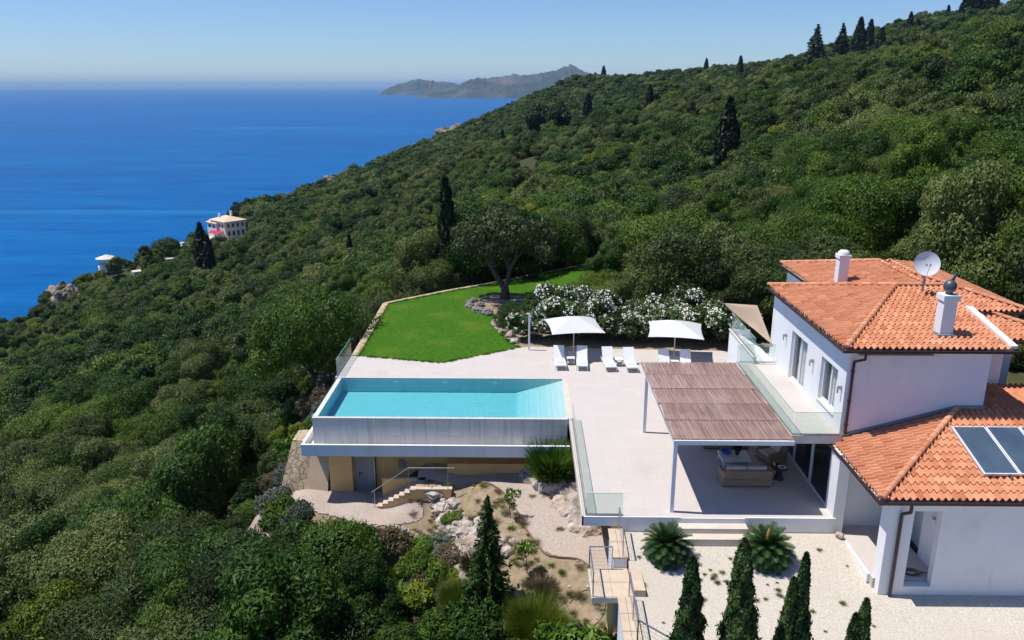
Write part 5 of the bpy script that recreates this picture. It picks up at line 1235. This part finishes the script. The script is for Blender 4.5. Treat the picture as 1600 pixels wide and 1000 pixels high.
hedge = [(1.2,50.2,1.0),(2.3,50.6,1.25),(3.5,50.3,1.05),(4.7,50.7,1.2),(5.8,50.2,1.0),(6.9,50.6,1.1),(8.0,50.1,1.0),(9.2,50.4,1.15),(10.3,50.0,1.12),(11.3,49.9,1.25),(12.4,49.8,1.15),(2.0,52.2,1.3),(3.8,52.4,1.3),(5.6,52.3,1.2),(9.6,51.9,1.25),(11.2,51.7,1.35),(13.6,50.3,1.1),(-.1,50.6,.8),(13.3,48.9,1.1)]
tm_ = trunk_mesh('shrub_stems', 7, .5, .05, 5, .6, 1.1); proto_o = {}
for i, (x, y, s) in enumerate(hedge):
    k = i%4; grp = 'white flowering oleanders behind the loungers'
    lb = 'white flowering oleander bush in the front row of the hedge behind the loungers' if i < 11 else 'taller white flowering oleander bush in the second row of the hedge'
    if i == 18: lb = 'rightmost oleander bush of the hedge, touching the raised terrace'
    if i == 17: lb = 'leftmost oleander bush of the hedge, low beside the lawn'
    if k not in proto_o: proto_o[k] = plant('oleander_bush', lb, 'oleander bush', (x,y-.45,-.05), ole[k][0], tm_, pr2.uniform(0,6), s, grp, ('blossoms', ole[k][1]))
    else: place(proto_o[k], (x,y-.45,-.05), pr2.uniform(0,6), (s*1.05,s,s*pr2.uniform(.9,1.1)), lb, grp)
# the lone olive on the lawn
ol = crown_mesh('lawn_olive_crown', 77, 3.9, 3.3, 1.8, 4.6, 46, 11000, .14, M['leaf_lawn_olive'], lobe=(.16,.30), spiky=.6, flat=.5)
ot = MB(); ot.limb([Vector((0,0,-.2)),Vector((.05,0,.4)),Vector((.0,.0,.9))],[.42,.34,.30],12)
for pts, rs in (([(.0,0,.8),(-.5,.1,1.5),(-1.0,.1,2.4),(-1.5,0,3.4),(-2.3,.3,4.6)],[.27,.22,.17,.12,.05]), ([(.0,0,.8),(.25,0,1.5),(.35,.1,2.3),(.9,.1,3.2),(1.9,-.2,4.4)],[.24,.18,.15,.11,.05]),
                ([(-1.0,.1,2.4),(-1.0,-.6,3.4),(-.6,-1.2,4.6)],[.14,.09,.04]), ([(.35,.1,2.3),(-.1,.5,3.4),(-.3,1.2,5)],[.13,.09,.04]), ([(.9,.1,3.2),(.9,-.8,4.1),(1.2,-1.6,4.8)],[.1,.07,.03]), ([(-1.5,0,3.4),(-2.6,-.4,3.9),(-3.3,-.6,4.2)],[.1,.06,.03])):
    ot.limb([Vector(p) for p in pts], rs, 9)
otm = bpy.data.meshes.new('lawn_olive_trunk'); otm.from_pydata(ot.v, [], ot.f); otm.materials.append(M['bark'])
plant('olive_tree', 'spreading old olive tree with forked trunk standing on the lawn', 'olive tree', (-1.5,60.6,0), ol, otm)
# shrubs behind the hedge and the terrace
shr = [(5.2,56.6,2,.62),(7.6,55.4,0,.72),(9.9,54.6,3,.66),(12.2,54.2,0,.72),(6.6,59.2,3,.85),(9.3,58.2,0,.95),(12.2,57.4,2,.9),(8.1,64.4,0,.8),(9.8,67.6,3,.85),(9.0,71.4,1,.8),(14.6,53.4,2,.7),(9.7,63.0,1,1.0),(3.0,55.2,4,.45),(-.6,52.3,2,.42),(.6,54.2,3,.4),(13.4,51.9,1,.62),(5.6,53.9,1,.55),(8.7,53.1,2,.5)]
for i, (x, y, k, s) in enumerate(shr):
    nm, cm, tm, noun = KINDS[k]; lb = 'rounded dark green shrub crowding the bed between the oleander hedge and the wood' if k in (2,3) else 'grey-green olive bush in the bed between the oleander hedge and the wood'
    if k == 4: lb = 'light green shrub in the bed under the lawn olive'
    if s < .5 and k != 4: lb = 'low round green shrub beside the rocks at the lawn edge'
    place(first[k], (x,y,-.35), i*1.3, s, lb, lb.split(' in the')[0].split(' crowding')[0]+'s by the hedge')
# cypresses on the hillside: (x, y, height, radius, label)
cyp = [cypress_mesh(f'cypress_{i}', 500+i, 1, 10, 4200, .34, M['leaf_cypress'], wob=w) for i, w in enumerate((.05,.08,.10))]
ctr = trunk_mesh('cypress_trunk', 3, 1.2, .16, 0)
def at_az(px, D, py=200):
    r_ = (px-800)/1244.; v = cr*r_ + cf + cu*((500-py)/1244.); v.z = 0; v.normalize(); return v.x*D, v.y*D
CY = [(-6.7,68,11.5,.85,'tall slim dark cypress rising from the wood just behind the lawn fence'),(33.4,134.5,15,1.75,'broad tall cypress standing alone in the middle of the wooded slope'),(30.9,403.3,18,2.3,'slim dark cypress high on the slope below the far skyline'),
      (44,291.7,13.6,1.7,'short dark cypress on the upper slope right of the slim one'),(-96.4,232.8,18.5,2.0,'tallest dark cypress on the slope in front of the clifftop house'),(-92.6,228.4,14.5,1.6,'lower cypress leaning on the tallest one before the clifftop house'),
      (137.5,535.7,17.5,2.0,'lone cypress pricking the skyline left of the conifers'),(224.8,570.7,29,3.8,'pointed cypress on the skyline right of the two conifers'),(237.9,586.3,24,2.9,'cypress in the skyline row, close behind the pointed one'),(237.9,567.1,19,3.2,'low cypress at the right end of the skyline row'),
      (272.5,604.2,19,2.4,'slim cypress on the high ridge near the right of the skyline'),(275.4,598.2,14,2.1,'low cypress beside the slim one on the high ridge'),(298.6,605.3,15,1.8,'narrow cypress on the top ridge left of the dark clump'),(301,594,12,1.8,'small cypress next to the narrow one on the top ridge'),
      (83.6,886,18,2.6,'tiny cypress on the left part of the far skyline'),(-33.4,149.7,8.5,.8,'small dark cypress in the wood left of the lawn'),(-9.2,339.1,10,1.3,'small cypress on the slope below the far rocks'),(171,790.6,17,2.2,'tiny cypress on the far ridge near the red roof'),
      (308.3,600.4,19,4.6,'dark cypress at the left of the clump in the top right corner'),(315.1,598.8,19,5.0,'dark cypress in the middle of the clump in the top right corner'),(322,593.7,19,4.6,'dark cypress at the right of the clump in the top right corner')]
pc = {}
for i, (x, y, h, r, lb) in enumerate(CY):
    z = hz(x, y)-.2; k = i%3; s = (r, r, h/10.)
    if k not in pc: pc[k] = plant('cypress_tree', lb, 'cypress', (x,y,z), cyp[k], ctr, i, s)
    else: place(pc[k], (x,y,z), i, s, lb)
con = conifer_mesh('conifer', 9, 1, 3.2, 16, 26, .13, M['leaf_cypress'])
for x, y, h, lb in ((182.8,531.1,26,'broad dark conifer, leftmost on the skyline'),(218.2,583.5,27.5,'second broad dark conifer on the skyline, right of the first')):
    s = h/3.2
    if 'con' not in pc: pc['con'] = plant('conifer_tree', lb, 'conifer', (x,y,hz(x,y)-.3), con, ctr, 0, (s*1.0, s*1.0, s))
    else: place(pc['con'], (x,y,hz(x,y)-.3), 2, (s*.95, s*.95, s), lb)
drk = crown_mesh('dark_round_crown', 88, 4.6, 4.6, 5.4, 6.2, 30, 4500, .55, M['leaf_cypress'])
x, y = 6.2, 325.4; pd_ = plant('round_tree', 'very dark round tree, the left of a touching pair on the upper slope', 'tree', (x,y,hz(x,y)-.3), drk, KINDS[0][2], 0, (1.0,1.0,1.35))
x, y = 13.2, 322.7; place(pd_, (x,y,hz(x,y)-.3), 2, (.9,.9,1.25), 'very dark round tree, the right of a touching pair on the upper slope')
x, y = 29.2, 45.2; place(first[3], (x, y, hz(x,y)-.3), 1, 1.5, 'big glossy dark tree at the right edge behind the villa roof'); W['x'] = Matrix.Identity(4)
# clipped cypresses in the gravel yard
yc = [('tall','narrow clipped cypress in the gravel yard, leftmost of four',4.95,20.3,4.45,.39,701),('tallest','tallest and densest clipped cypress in the gravel yard, in front of the cycad',6.42,20.3,5.05,.45,702),('twin','twin tipped cypress, third from the left in the gravel yard',8.22,20.3,4.6,.27,703),('low','shortest clipped cypress, rightmost in the gravel yard',9.78,19.6,3.65,.27,704)]
for nm_, lb, x, y, h, r, sd2 in yc:
    m_ = cypress_mesh('yard_cypress_'+nm_, sd2, r, h, 21000, .068, M['leaf_cypress_near'], z0=.12, taper=1.15, wob=.12)
    t = plant('cypress_tree', lb, 'cypress', (x,y,yz(y)), m_, trunk_mesh('yc_trunk', sd2, .5, .05, 0), 0, 1)
    if nm_ in ('twin','low'):
        m2 = cypress_mesh('yard_cypress_side', sd2+9, r*1.05, h*(.82 if nm_ == 'twin' else .86), 13000, .068, M['leaf_cypress_near'], z0=.12, taper=1.1, wob=.12)
        o = obj_me('crown', m2, t); o.location = (-.30 if nm_ == 'twin' else -.24, .02, 0)
# cycads
def cycad_mesh(name, seed, n, L0):
    rng = random.Random(seed); mb = MB()
    for i in range(n):
        az = i*2.39996; el = R(78) - R(92)*(i/n)**.8; L_ = L0*rng.uniform(.85,1.05); p = Vector((0,0,.42)); d = Vector((math.cos(az)*math.cos(el), math.sin(az)*math.cos(el), math.sin(el)))
        pts = [p]; m = 16
        for k in range(m):
            d = (d + Vector((0,0,-.055-.02*k/m))).normalized(); p = p + d*(L_/m); pts.append(p)
        for k in range(2, m+1):
            q = pts[k]; t = (pts[k]-pts[k-1]).normalized(); s = t.cross(Vector((0,0,1))).normalized(); u = s.cross(t); ln_ = .19*math.sin(math.pi*min(1,(k+1)/(m+3)))**.6
            for sg in (-1, 1):
                for h_ in (0, .5):
                    qq = q - t*(h_*L_/m); e = qq + s*(sg*ln_) + t*(ln_*.45) + u*(ln_*.32); w = t*.016; mb.cur = min(1,max(0,rng.gauss(.5,.2)))
                    mb.add([qq-w, qq+w, e+w*.3, e-w*.3], [(0,1,2,3)])
        mb.cur = .8
        for k in range(m): mb.beam(pts[k], pts[k+1], .012, .012)
    me = bpy.data.meshes.new(name); me.from_pydata(mb.v, [], mb.f); a = me.attributes.new('tint','FLOAT','FACE'); a.data.foreach_set('value', mb.c); me.materials.append(M['leaf_cycad']); me.update(); return me
for x, y, s, lb, cone in ((5.35,26.05,.98,'left cycad on the gravel, with no cone, beside the steps',False),(9.02,25.95,1.02,'right cycad on the gravel, with an orange cone, behind the tallest cypress',True)):
    t = plant('cycad_plant', lb, 'cycad', (x,y,yz(y)), cycad_mesh('cycad', int(x*10), 84, 1.02), None, 0, s)
    k_ = MB().lathe([(.0,0),(.15,0),(.17,.15),(.15,.35),(.08,.45),(0,.46)], (0,0,-.05), 14).build('trunk', M['bark'], t); k_.matrix_parent_inverse = Matrix.Identity(4)
    if cone: k_ = MB().lathe([(.0,0),(.07,.03),(.085,.2),(.07,.45),(.03,.62),(0,.66)], (0,0,.62), 14).build('cone', M['cone'], t, smooth=True); k_.matrix_parent_inverse = Matrix.Identity(4)
# garden shrubs below the path
def tuft_mesh(name, seed, n, h, r, mat, w=.014, droop=.25):
    rng = np.random.default_rng(seed); a = rng.uniform(0, 6.28, n); t = rng.random(n)**.6*r; L_ = h*rng.uniform(.5, 1.1, n)
    base = np.stack([np.cos(a)*t*.3, np.sin(a)*t*.3, np.zeros(n)], 1); base[:, 2] += rng.random(n)*h*.35; tip = np.stack([np.cos(a)*t*1.15, np.sin(a)*t*1.15, L_], 1) + rng.normal(0, .05, (n, 3))
    mid = (base+tip)/2 + np.stack([np.zeros(n), np.zeros(n), droop*L_*.5], 1); s = rng.normal(0, 1, (n, 3)); s /= np.linalg.norm(s, axis=1)[:, None]; s *= w
    v = np.stack([base-s, base+s, mid+s, mid-s, mid-s, mid+s, tip+s*.3, tip-s*.3], 1).reshape(-1, 3); q = np.arange(n*8).reshape(-1, 4)
    me = bpy.data.meshes.new(name); quads_mesh(me, v, q, tint=np.repeat(rng.random(n), 2)); me.materials.append(mat); return me
tf = {'bright': tuft_mesh('bright_tuft', 1, 2600, 1.5, .9, M['leaf_bright'], .022), 'broom': tuft_mesh('broom_tuft', 2, 7000, 1.5, 1.05, M['leaf_yellow'], .006), 'dry': tuft_mesh('dry_tuft', 3, 1800, .8, .7, M['leaf_brown'], .010)}
low = {'green': crown_mesh('low_green', 801, 1.0, .95, .7, .55, 20, 3600, .09, M['leaf_green'], spiky=.4), 'bright': crown_mesh('low_bright', 802, 1.0, .95, .8, .6, 20, 3600, .10, M['leaf_bright'], spiky=.4),
       'grey': crown_mesh('low_grey', 803, 1.0, .9, .6, .5, 18, 3200, .08, M['leaf_grey'], spiky=.4), 'dry': crown_mesh('low_dry', 804, .9, .9, .6, .45, 18, 2800, .07, M['leaf_brown'], spiky=.5), 'yellow': crown_mesh('low_yellow', 805, .9, .9, .9, .7, 18, 2600, .12, M['leaf_yellow'], spiky=.4)}
GP = [('tuft','bright',1.5,35.9,1.45,'bright green spiky bush beside the glass balustrade and the rock outcrop'),('low','bright',2.0,36.0,.5,'small leafy shrub at the foot of the spiky bush'),
      ('tuft','broom',.5,26.6,1.15,'feathery green broom bush low in the garden, below the small citrus tree'),('tuft','broom',1.3,25.6,1.1,'feathery broom bush nearest the stone landing'),('low','dry',.9,26.9,.6,'dry brownish shrub among the feathery brooms'),
      ('low','yellow',-2.6,26.2,1.0,'yellow-green leafy bush at the bottom of the garden slope'),('low','yellow',-3.1,25.4,.9,'second yellow-green bush at the very bottom of the garden slope'),
      ('low','bright',1.5,24.6,1.75,'bright green bush under the landing, left one'),('low','bright',2.65,24.1,1.6,'bright green bush under the landing, beside the wall'),('low','green',.1,25.0,1.5,'dark green bush left of the bushes under the landing'),
      ('low','green',-1.0,27.2,1.15,'dark green bush at the foot of the slender conifer, right side'),('low','green',-2.1,27.9,1.1,'dark green bush at the foot of the slender conifer, left side'),('low','green',-3.3,34.2,.62,'green bush growing over the top of the tumbled boulders'),
      ('low','grey',-3.5,33.3,.55,'grey-green bush beside the upper boulders'),('low','dry',-3.2,31.6,.85,'grey dry bush half covering the boulder line'),('low','dry',-3.9,30.4,.9,'brown dry bush below the boulder line'),('low','grey',-3.0,29.6,.8,'silvery bush at the lower end of the boulder line'),
      ('low','green',-4.9,32.2,.9,'green bush on the slope below the stairs'),('low','bright',-5.4,31.0,.95,'light green bush on the slope below the stairs'),('low','dry',-4.6,29.2,.9,'brown twiggy bush on the lower garden slope'),('low','yellow',-4.9,30.5,.7,'olive yellow bush on the lower garden slope'),
      ('low','bright',-3.9,28.1,.9,'fresh green bush on the lower garden slope'),('low','green',-5.6,28.4,1.1,'dark bush on the lower garden slope beside the thicket'),('tuft','dry',-2.2,30.6,1.0,'straw coloured grass tuft beside the boulder line'),('tuft','dry',.9,28.3,.9,'dry grass tuft on the bare soil below the path'),('tuft','broom',-2.7,28.9,.9,'green grassy tuft between the boulders and the conifer')]
rq = random.Random(31)
for i in range(34):
    x = rq.uniform(-7.2, -2.6); y = rq.uniform(26.5, 33.4)
    if abs(x+2.5) < .5 and y > 29.5 or (x > -3.1 and y < 29.5): continue
    ty, k = rq.choice([('low','green'),('low','dry'),('low','bright'),('low','grey'),('tuft','dry'),('low','yellow'),('tuft','broom'),('low','green'),('low','dry')]); w_ = {'green':'dark green','dry':'dry brown','bright':'fresh green','grey':'silvery grey','yellow':'yellow-green','broom':'thin stemmed green'}[k]
    GP.append((ty, k, x, y, rq.uniform(.5, 1.0), f"{w_} {'tuft' if ty == 'tuft' else 'bush'} in the wild scrub on the slope below the boulder line"))
for i in range(15):
    GP.append(('low', rq.choice(['green','grey','bright','dry']), -12.0-rq.random()*.9, 38.5+i*1.45, rq.uniform(.7, 1.15), 'low bush in the row growing along the outer side of the pool and lawn kerb'))
for x, y, k in ((-9.6,33.6,'green'),(-10.9,34.6,'grey'),(-8.4,33.5,'bright'),(-12.0,35.2,'green'),(-7.3,33.3,'green'),(-6.3,33.3,'dry'),(-9.2,32.6,'green'),(-12.8,36.4,'grey'),(-11.5,33.8,'green'),(-10.3,33.2,'bright')):
    GP.append(('low', k, x, y, 1.0, 'bush along the lower edge of the gravel path by the plant room'))
gproto = {}
for ty, k, x, y, s, lb in GP:
    key = (ty, k); z = hz(x, y)-.1; nm_ = {'tuft': 'spiky_shrub', 'low': 'garden_shrub'}[ty]; me = (tf if ty == 'tuft' else low)[k]
    o = bpy.data.objects.new(nm_, me); COL.objects.link(o); o.location = (x, y, z); o.rotation_euler = (0, 0, x*7); o.scale = (s, s, s); tag(o, lb, 'shrub')
    for kw, gp in (('wild scrub', 'wild scrub below the boulders: '+lb.split(' in the')[0]), ('in the row growing', 'bushes along the kerb'), ('along the lower edge', 'bushes by the lower path')):
        if kw in lb: o['group'] = gp
cj = conifer_mesh('slender_conifer_crown', 21, 1.15, 5.4, 34, 60, .075, M['leaf_green'], z0=.5)
plant('conifer_tree', 'slender dark conifer rising in the middle of the garden', 'conifer', (-1.42,28.4,-5.2), cj, trunk_mesh('slender_conifer_trunk', 4, 4.2, .07, 0))
cs = crown_mesh('citrus_crown', 31, .42, .42, .38, 1.15, 8, 260, .085, M['leaf_bright'], lobe=(.2,.55), spiky=.9)
ctm = trunk_mesh('citrus_trunk', 5, .8, .022, 4, .25, 1.15)
for x, y, s, lb in ((.2,29.35,1.05,'small citrus tree with a round crown in the garden bed'),(-.55,33.2,1.0,'thin young tree in the garden bed near the path'),(-1.55,31.2,.8,'spindly sapling beside the slender conifer')):
    if 'cit' not in gproto: gproto['cit'] = plant('young_tree', lb, 'young tree', (x,y,hz(x,y)-.02), cs, ctm, 1, s)
    else: place(gproto['cit'], (x,y,hz(x,y)-.02), 2, s, lb)

# loose growth: weeds and stones on the bare soil, blades over the lawn and along its edges
blade = [tuft_mesh(f'grass_blades_{i}', 40+i, 130, .085, .20, M['leaf_lawn'], .006, .1) for i in range(2)]
lt = []; 
while len(lt) < 0:
    x, y = rq.uniform(-10.4, 7.2), rq.uniform(45.2, 73.5)
    if in_poly(x, y, LAWN): lt.append((x, y, .0, rq.randrange(2), rq.uniform(.45, .9), rq.uniform(0, 6.28)))
for (x0, y0), (x1, y1) in zip(LAWN, LAWN[1:]+LAWN[:1]):
    n_e = int(math.hypot(x1-x0, y1-y0)*7)
    for k in range(n_e): t_ = rq.random(); lt.append((x0+(x1-x0)*t_+rq.uniform(-.06,.06), y0+(y1-y0)*t_+rq.uniform(-.06,.06), .0, rq.randrange(2), rq.uniform(.5, 1.0), rq.uniform(0, 6.28)))
scatter('lawn_grass', lt, blade, 'short grass blades of the mown lawn')
weed_a = tuft_mesh('weed_straw', 61, 260, .6, .8, M['straw'], .010); weed_b = tuft_mesh('weed_green', 62, 260, .45, .9, M['leaf_yellow'], .012)
stone_b = MB().rock((0,0,0), .1, 3, 1, (1,.8,.6)); sm_ = bpy.data.meshes.new('small_stone'); sm_.from_pydata(stone_b.v, [], stone_b.f); sm_.materials.append(M['rock']); sm_.update()
wd = []
while len(wd) < 430:
    x, y = rq.uniform(-6, 3.7), rq.uniform(23, 37)
    if in_poly(x, y, GARDEN) and not in_poly(x, y, PATH) or rq.random() < .03: wd.append([x, y, 0, rq.choice((0,0,1,2,2)), 0, rq.uniform(0, 6.28)])
for w_ in wd: w_[4] = {0: rq.uniform(.2,.5), 1: rq.uniform(.15,.35), 2: rq.uniform(.3,1.3)}[w_[3]]
wz = height([w_[0] for w_ in wd], [w_[1] for w_ in wd])
scatter('weeds', [(w_[0], w_[1], float(z)+.08, *w_[3:]) for w_, z in zip(wd, wz)], [weed_a, weed_b, sm_], 'dry weeds and small stones scattered over the bare garden soil')
yw = [(x_, y_, yz(y_), rq.choice((0,1,1)), rq.uniform(.08,.2) if rq.random() < .95 else .3, rq.uniform(0,6.28)) for x_, y_ in [(rq.uniform(4.2, 12.1), rq.uniform(20.5, 26.5)) for _ in range(30)] + [(rq.gauss(8.9,.35), rq.gauss(24.4,.3)) for _ in range(8)] + [(rq.gauss(6.9,.2), rq.gauss(24.9,.2)) for _ in range(10)]]
scatter('yard_weeds', yw, [weed_a, weed_b], 'small dry weeds growing in the pale gravel yard')

# ------------------------------------------------------------------ buildings far off
def windows_on(parent, x0, x1, n, z0, z1, y, w, along='x'):
    for k in range(n):
        c = x0+(x1-x0)*(k+.5)/n
        (box('window', M['window_dark'], parent, c-w/2, c+w/2, y-.04, y+.02, z0, z1) if along == 'x' else box('window', M['window_dark'], parent, y-.04, y+.02, c-w/2, c+w/2, z0, z1))
M['old_tile'] = pm('weathered_pale_tile', (.70,.55,.40), (.6,.45,.32), 1.2, .85)
M['house_cream'] = pm('cream_house_wall', (.72,.67,.57), (.66,.6,.5), .5, .8)
M['awning'] = pm('magenta_awning', (.45,.02,.10), (.38,.015,.08), 2, .8)
M['red_tile'] = pm('red_roof_tile', (.55,.16,.08), (.42,.12,.06), 1.2, .85)
ho = thing('clifftop_house', 'cream two storey house with pale tiled roof on the clifftop', 'house', (0,0,0))
box('wall', M['house_cream'], ho, 0, 9, 0, 10, -3, 6.6); box('wing', M['white'], ho, -.6, 3.2, 5.2, 12, -3, 5.6)
MB().add([(-.6,-.6,6.6),(9.6,-.6,6.6),(9.6,10.6,6.6),(-.6,10.6,6.6),(4.5,3.6,8.2),(4.5,6.4,8.2)], [(0,1,4),(1,2,5,4),(2,3,5),(3,0,4,5),(3,2,1,0)]).build('roof', M['old_tile'], ho)
MB().add([(-1.1,4.8,5.6),(3.2,4.8,5.6),(3.2,12.4,5.6),(-1.1,12.4,5.6),(3.2,6.5,6.9),(3.2,10.8,6.9)], [(0,1,4),(1,2,5,4),(2,3,5),(3,0,4,5),(3,2,1,0)]).build('roof', M['old_tile'], ho)
windows_on(ho, .5, 8.6, 4, 4.2, 5.6, 0, .9); windows_on(ho, .5, 8.6, 4, .9, 2.8, 0, 1.0); windows_on(ho, .6, 5, 2, 4.2, 5.5, 0, 1.0, 'y'); windows_on(ho, 5.6, 11.5, 2, 3.6, 4.9, -.6, 1.4, 'y')
box('chimney', M['white'], ho, 2, 2.6, 7, 7.6, 6.8, 9); box('chimney', M['white'], ho, 8, 8.6, 8.5, 9.2, 6.8, 9.2)
MB().add([(-.05,1,2.9),(-.05,8,2.9),(-2.9,8,2.1),(-2.9,1,2.1)], [(0,1,2,3)]).build('awning', M['awning'], ho).modifiers.new('t','SOLIDIFY').thickness = .06
MB().box(-7,-.0,-3.2,12.5,-4,-.02).box(0,9.5,-4.5,-.0,-4,-.03).build('terrace_slab', M['cream'], ho); MB().box(-7.2,-7.01,-3.2,12.5,-4,.8).box(-7,-1.5,-3.4,-3.21,-4,.8).build('parapet', M['white'], ho)
for x in (-2.8,): 
    for y in (1.2,7.8): box('awning_post', M['white'], ho, x-.06, x+.06, y-.06, y+.06, 0, 2.05)
ho.location = (-115.6,303.4,-40.8); ho.rotation_euler = (0,0,R(50.7))
fp = thing('clifftop_pool', 'small oval light blue pool on the clifftop below the cream house', 'swimming pool', (0,0,0))
def oval(rx, ry, n=28): return [(rx*math.cos(2*math.pi*k/n), ry*math.sin(2*math.pi*k/n)) for k in range(n)]
M['pale_pool'] = pm('pale_pool_water', (.05,.38,.62), (.04,.33,.56), 1, .15)
MB().prism(oval(8.2,4.6), -5, 0).build('deck', M['cream'], fp); MB().prism(oval(4.0,2.0), .004, .03).build('water', M['pale_pool'], fp); fp.location = (-125.6,291.5,-40.4); fp.rotation_euler = (0,0,R(20))
gz = thing('garden_pavilion', 'round white pavilion with pale conical roof above the cliff', 'pavilion', (0,0,0))
MB().lathe([(0,4.0),(3.4,2.85),(3.4,2.65),(0,2.65)], (0,0,0), 16).build('roof', M['cream'], gz)
for k in range(8): a = k*math.pi/4; MB().cyl((2.5*math.cos(a),2.5*math.sin(a),-3),(2.5*math.cos(a),2.5*math.sin(a),2.66),.16).build('column', M['white'], gz)
MB().lathe([(0,.15),(2.9,.15),(2.9,-1.2),(0,-1.2)], (0,0,0), 16).build('floor', M['white'], gz); MB().lathe([(2.3,.9),(2.3,-1)], (0,0,0), 16).build('parapet', M['white'], gz)
gz.location = (-142.4,264.2,-42.9)
for x, y, w, d_, rz_, lb in ((-124.5,273.5,7,3.4,35,'pale stone terrace strip on the clifftop, upper of the two'),(-130.5,261.5,4.2,3.2,40,'pale stone terrace strip on the clifftop near the pavilion'),(-122,282,6,2.6,60,'pale path between the clifftop pool and the stone strips')):
    o = MB().box(-w/2,w/2,-d_/2,d_/2,-5,0).build('stone_terrace', M['cream']); o.location = (x,y,hz(x,y)+2.0); o.rotation_euler = (0,0,R(rz_)); tag(o, lb, 'terrace')
def far_house(name, label, loc, rz_, w, d_, h, wm_, rm):
    t = thing(name, label, 'house', (0,0,0)); box('wall', M[wm_], t, -w/2, w/2, -d_/2, d_/2, -3, h)
    e = .6; MB().add([(-w/2-e,-d_/2-e,h),(w/2+e,-d_/2-e,h),(w/2+e,d_/2+e,h),(-w/2-e,d_/2+e,h),(-w/4,0,h+2.2),(w/4,0,h+2.2)], [(0,1,5,4),(1,2,5),(2,3,4,5),(3,0,4),(3,2,1,0)]).build('roof', M[rm], t)
    windows_on(t, -w/2+.5, w/2-.5, 4, 1, 2.4, -d_/2, 1.1); t.location = loc; t.rotation_euler = (0,0,rz_)
far_house('hillside_house', 'small house with red tiled roof peeping over the skyline trees', (88,490,hz(88,490)+.8), R(10), 13, 8, 4.2, 'house_cream', 'red_tile')
far_house('hillside_house', 'pale house roof on the crest of the far ridge', (201,668,hz(201,668)+2.5), R(-10), 16, 8, 4, 'house_cream', 'old_tile')
bk_ = [(54,92),(55.5,93),(53,91)]
for i, (x, y) in enumerate(bk_): boulder((x,y,hz(x,y)+.3), 1.5, 210+i, 'bare earthy rock on the cleared bank high at the right edge', 'rocks of the cleared bank', flat=(1.3,1,.6))

for x, y, r, fl, lb in ((-156,256.5,4.6,(.8,1,1.1),'pale rocky cliff knob at the left end of the wooded slope, above the sea'),(-150,251,4,(1,1,1),'smaller pale cliff rock just right of the cliff knob'),(-146.5,602,8,(.8,1,1),'grey rock sticking out of the coast line half way up the shore'),
        (-150,985,20,(1,1.2,1.1),'pink-grey rocky headland tip at the far end of the wooded coast'),(-118,992,15,(1.6,1,.8),'rocky knoll just right of the headland tip'),(-85,1000,14,(1.5,1,.8),'brownish rocks where the far wood begins')):
    o = MB().rock((0,0,0), r, r, 4, fl).build('cliff_rock', M['cliff']); o.location = (x, y, hz(x,y)+r*.3); tag(o, lb, 'rock')
# ------------------------------------------------------------------ air
hb = MB().box(-95000,95000,-3500,95000,SEA-27,250).build('haze', None); tag(hb, 'thin blue sea haze filling the air', kind='stuff')
m = bpy.data.materials.new('haze'); m.use_nodes = True; nt = m.node_tree.nodes; nt.remove(nt['Principled BSDF'])
pv = nt.new('ShaderNodeVolumePrincipled'); pv.inputs['Color'].default_value = (.46,.70,1,1); pv.inputs['Density'].default_value = 4.2e-5; pv.inputs['Anisotropy'].default_value = 0
m.node_tree.links.new(pv.outputs[0], nt['Material Output'].inputs['Volume']); hb.data.materials.append(m)
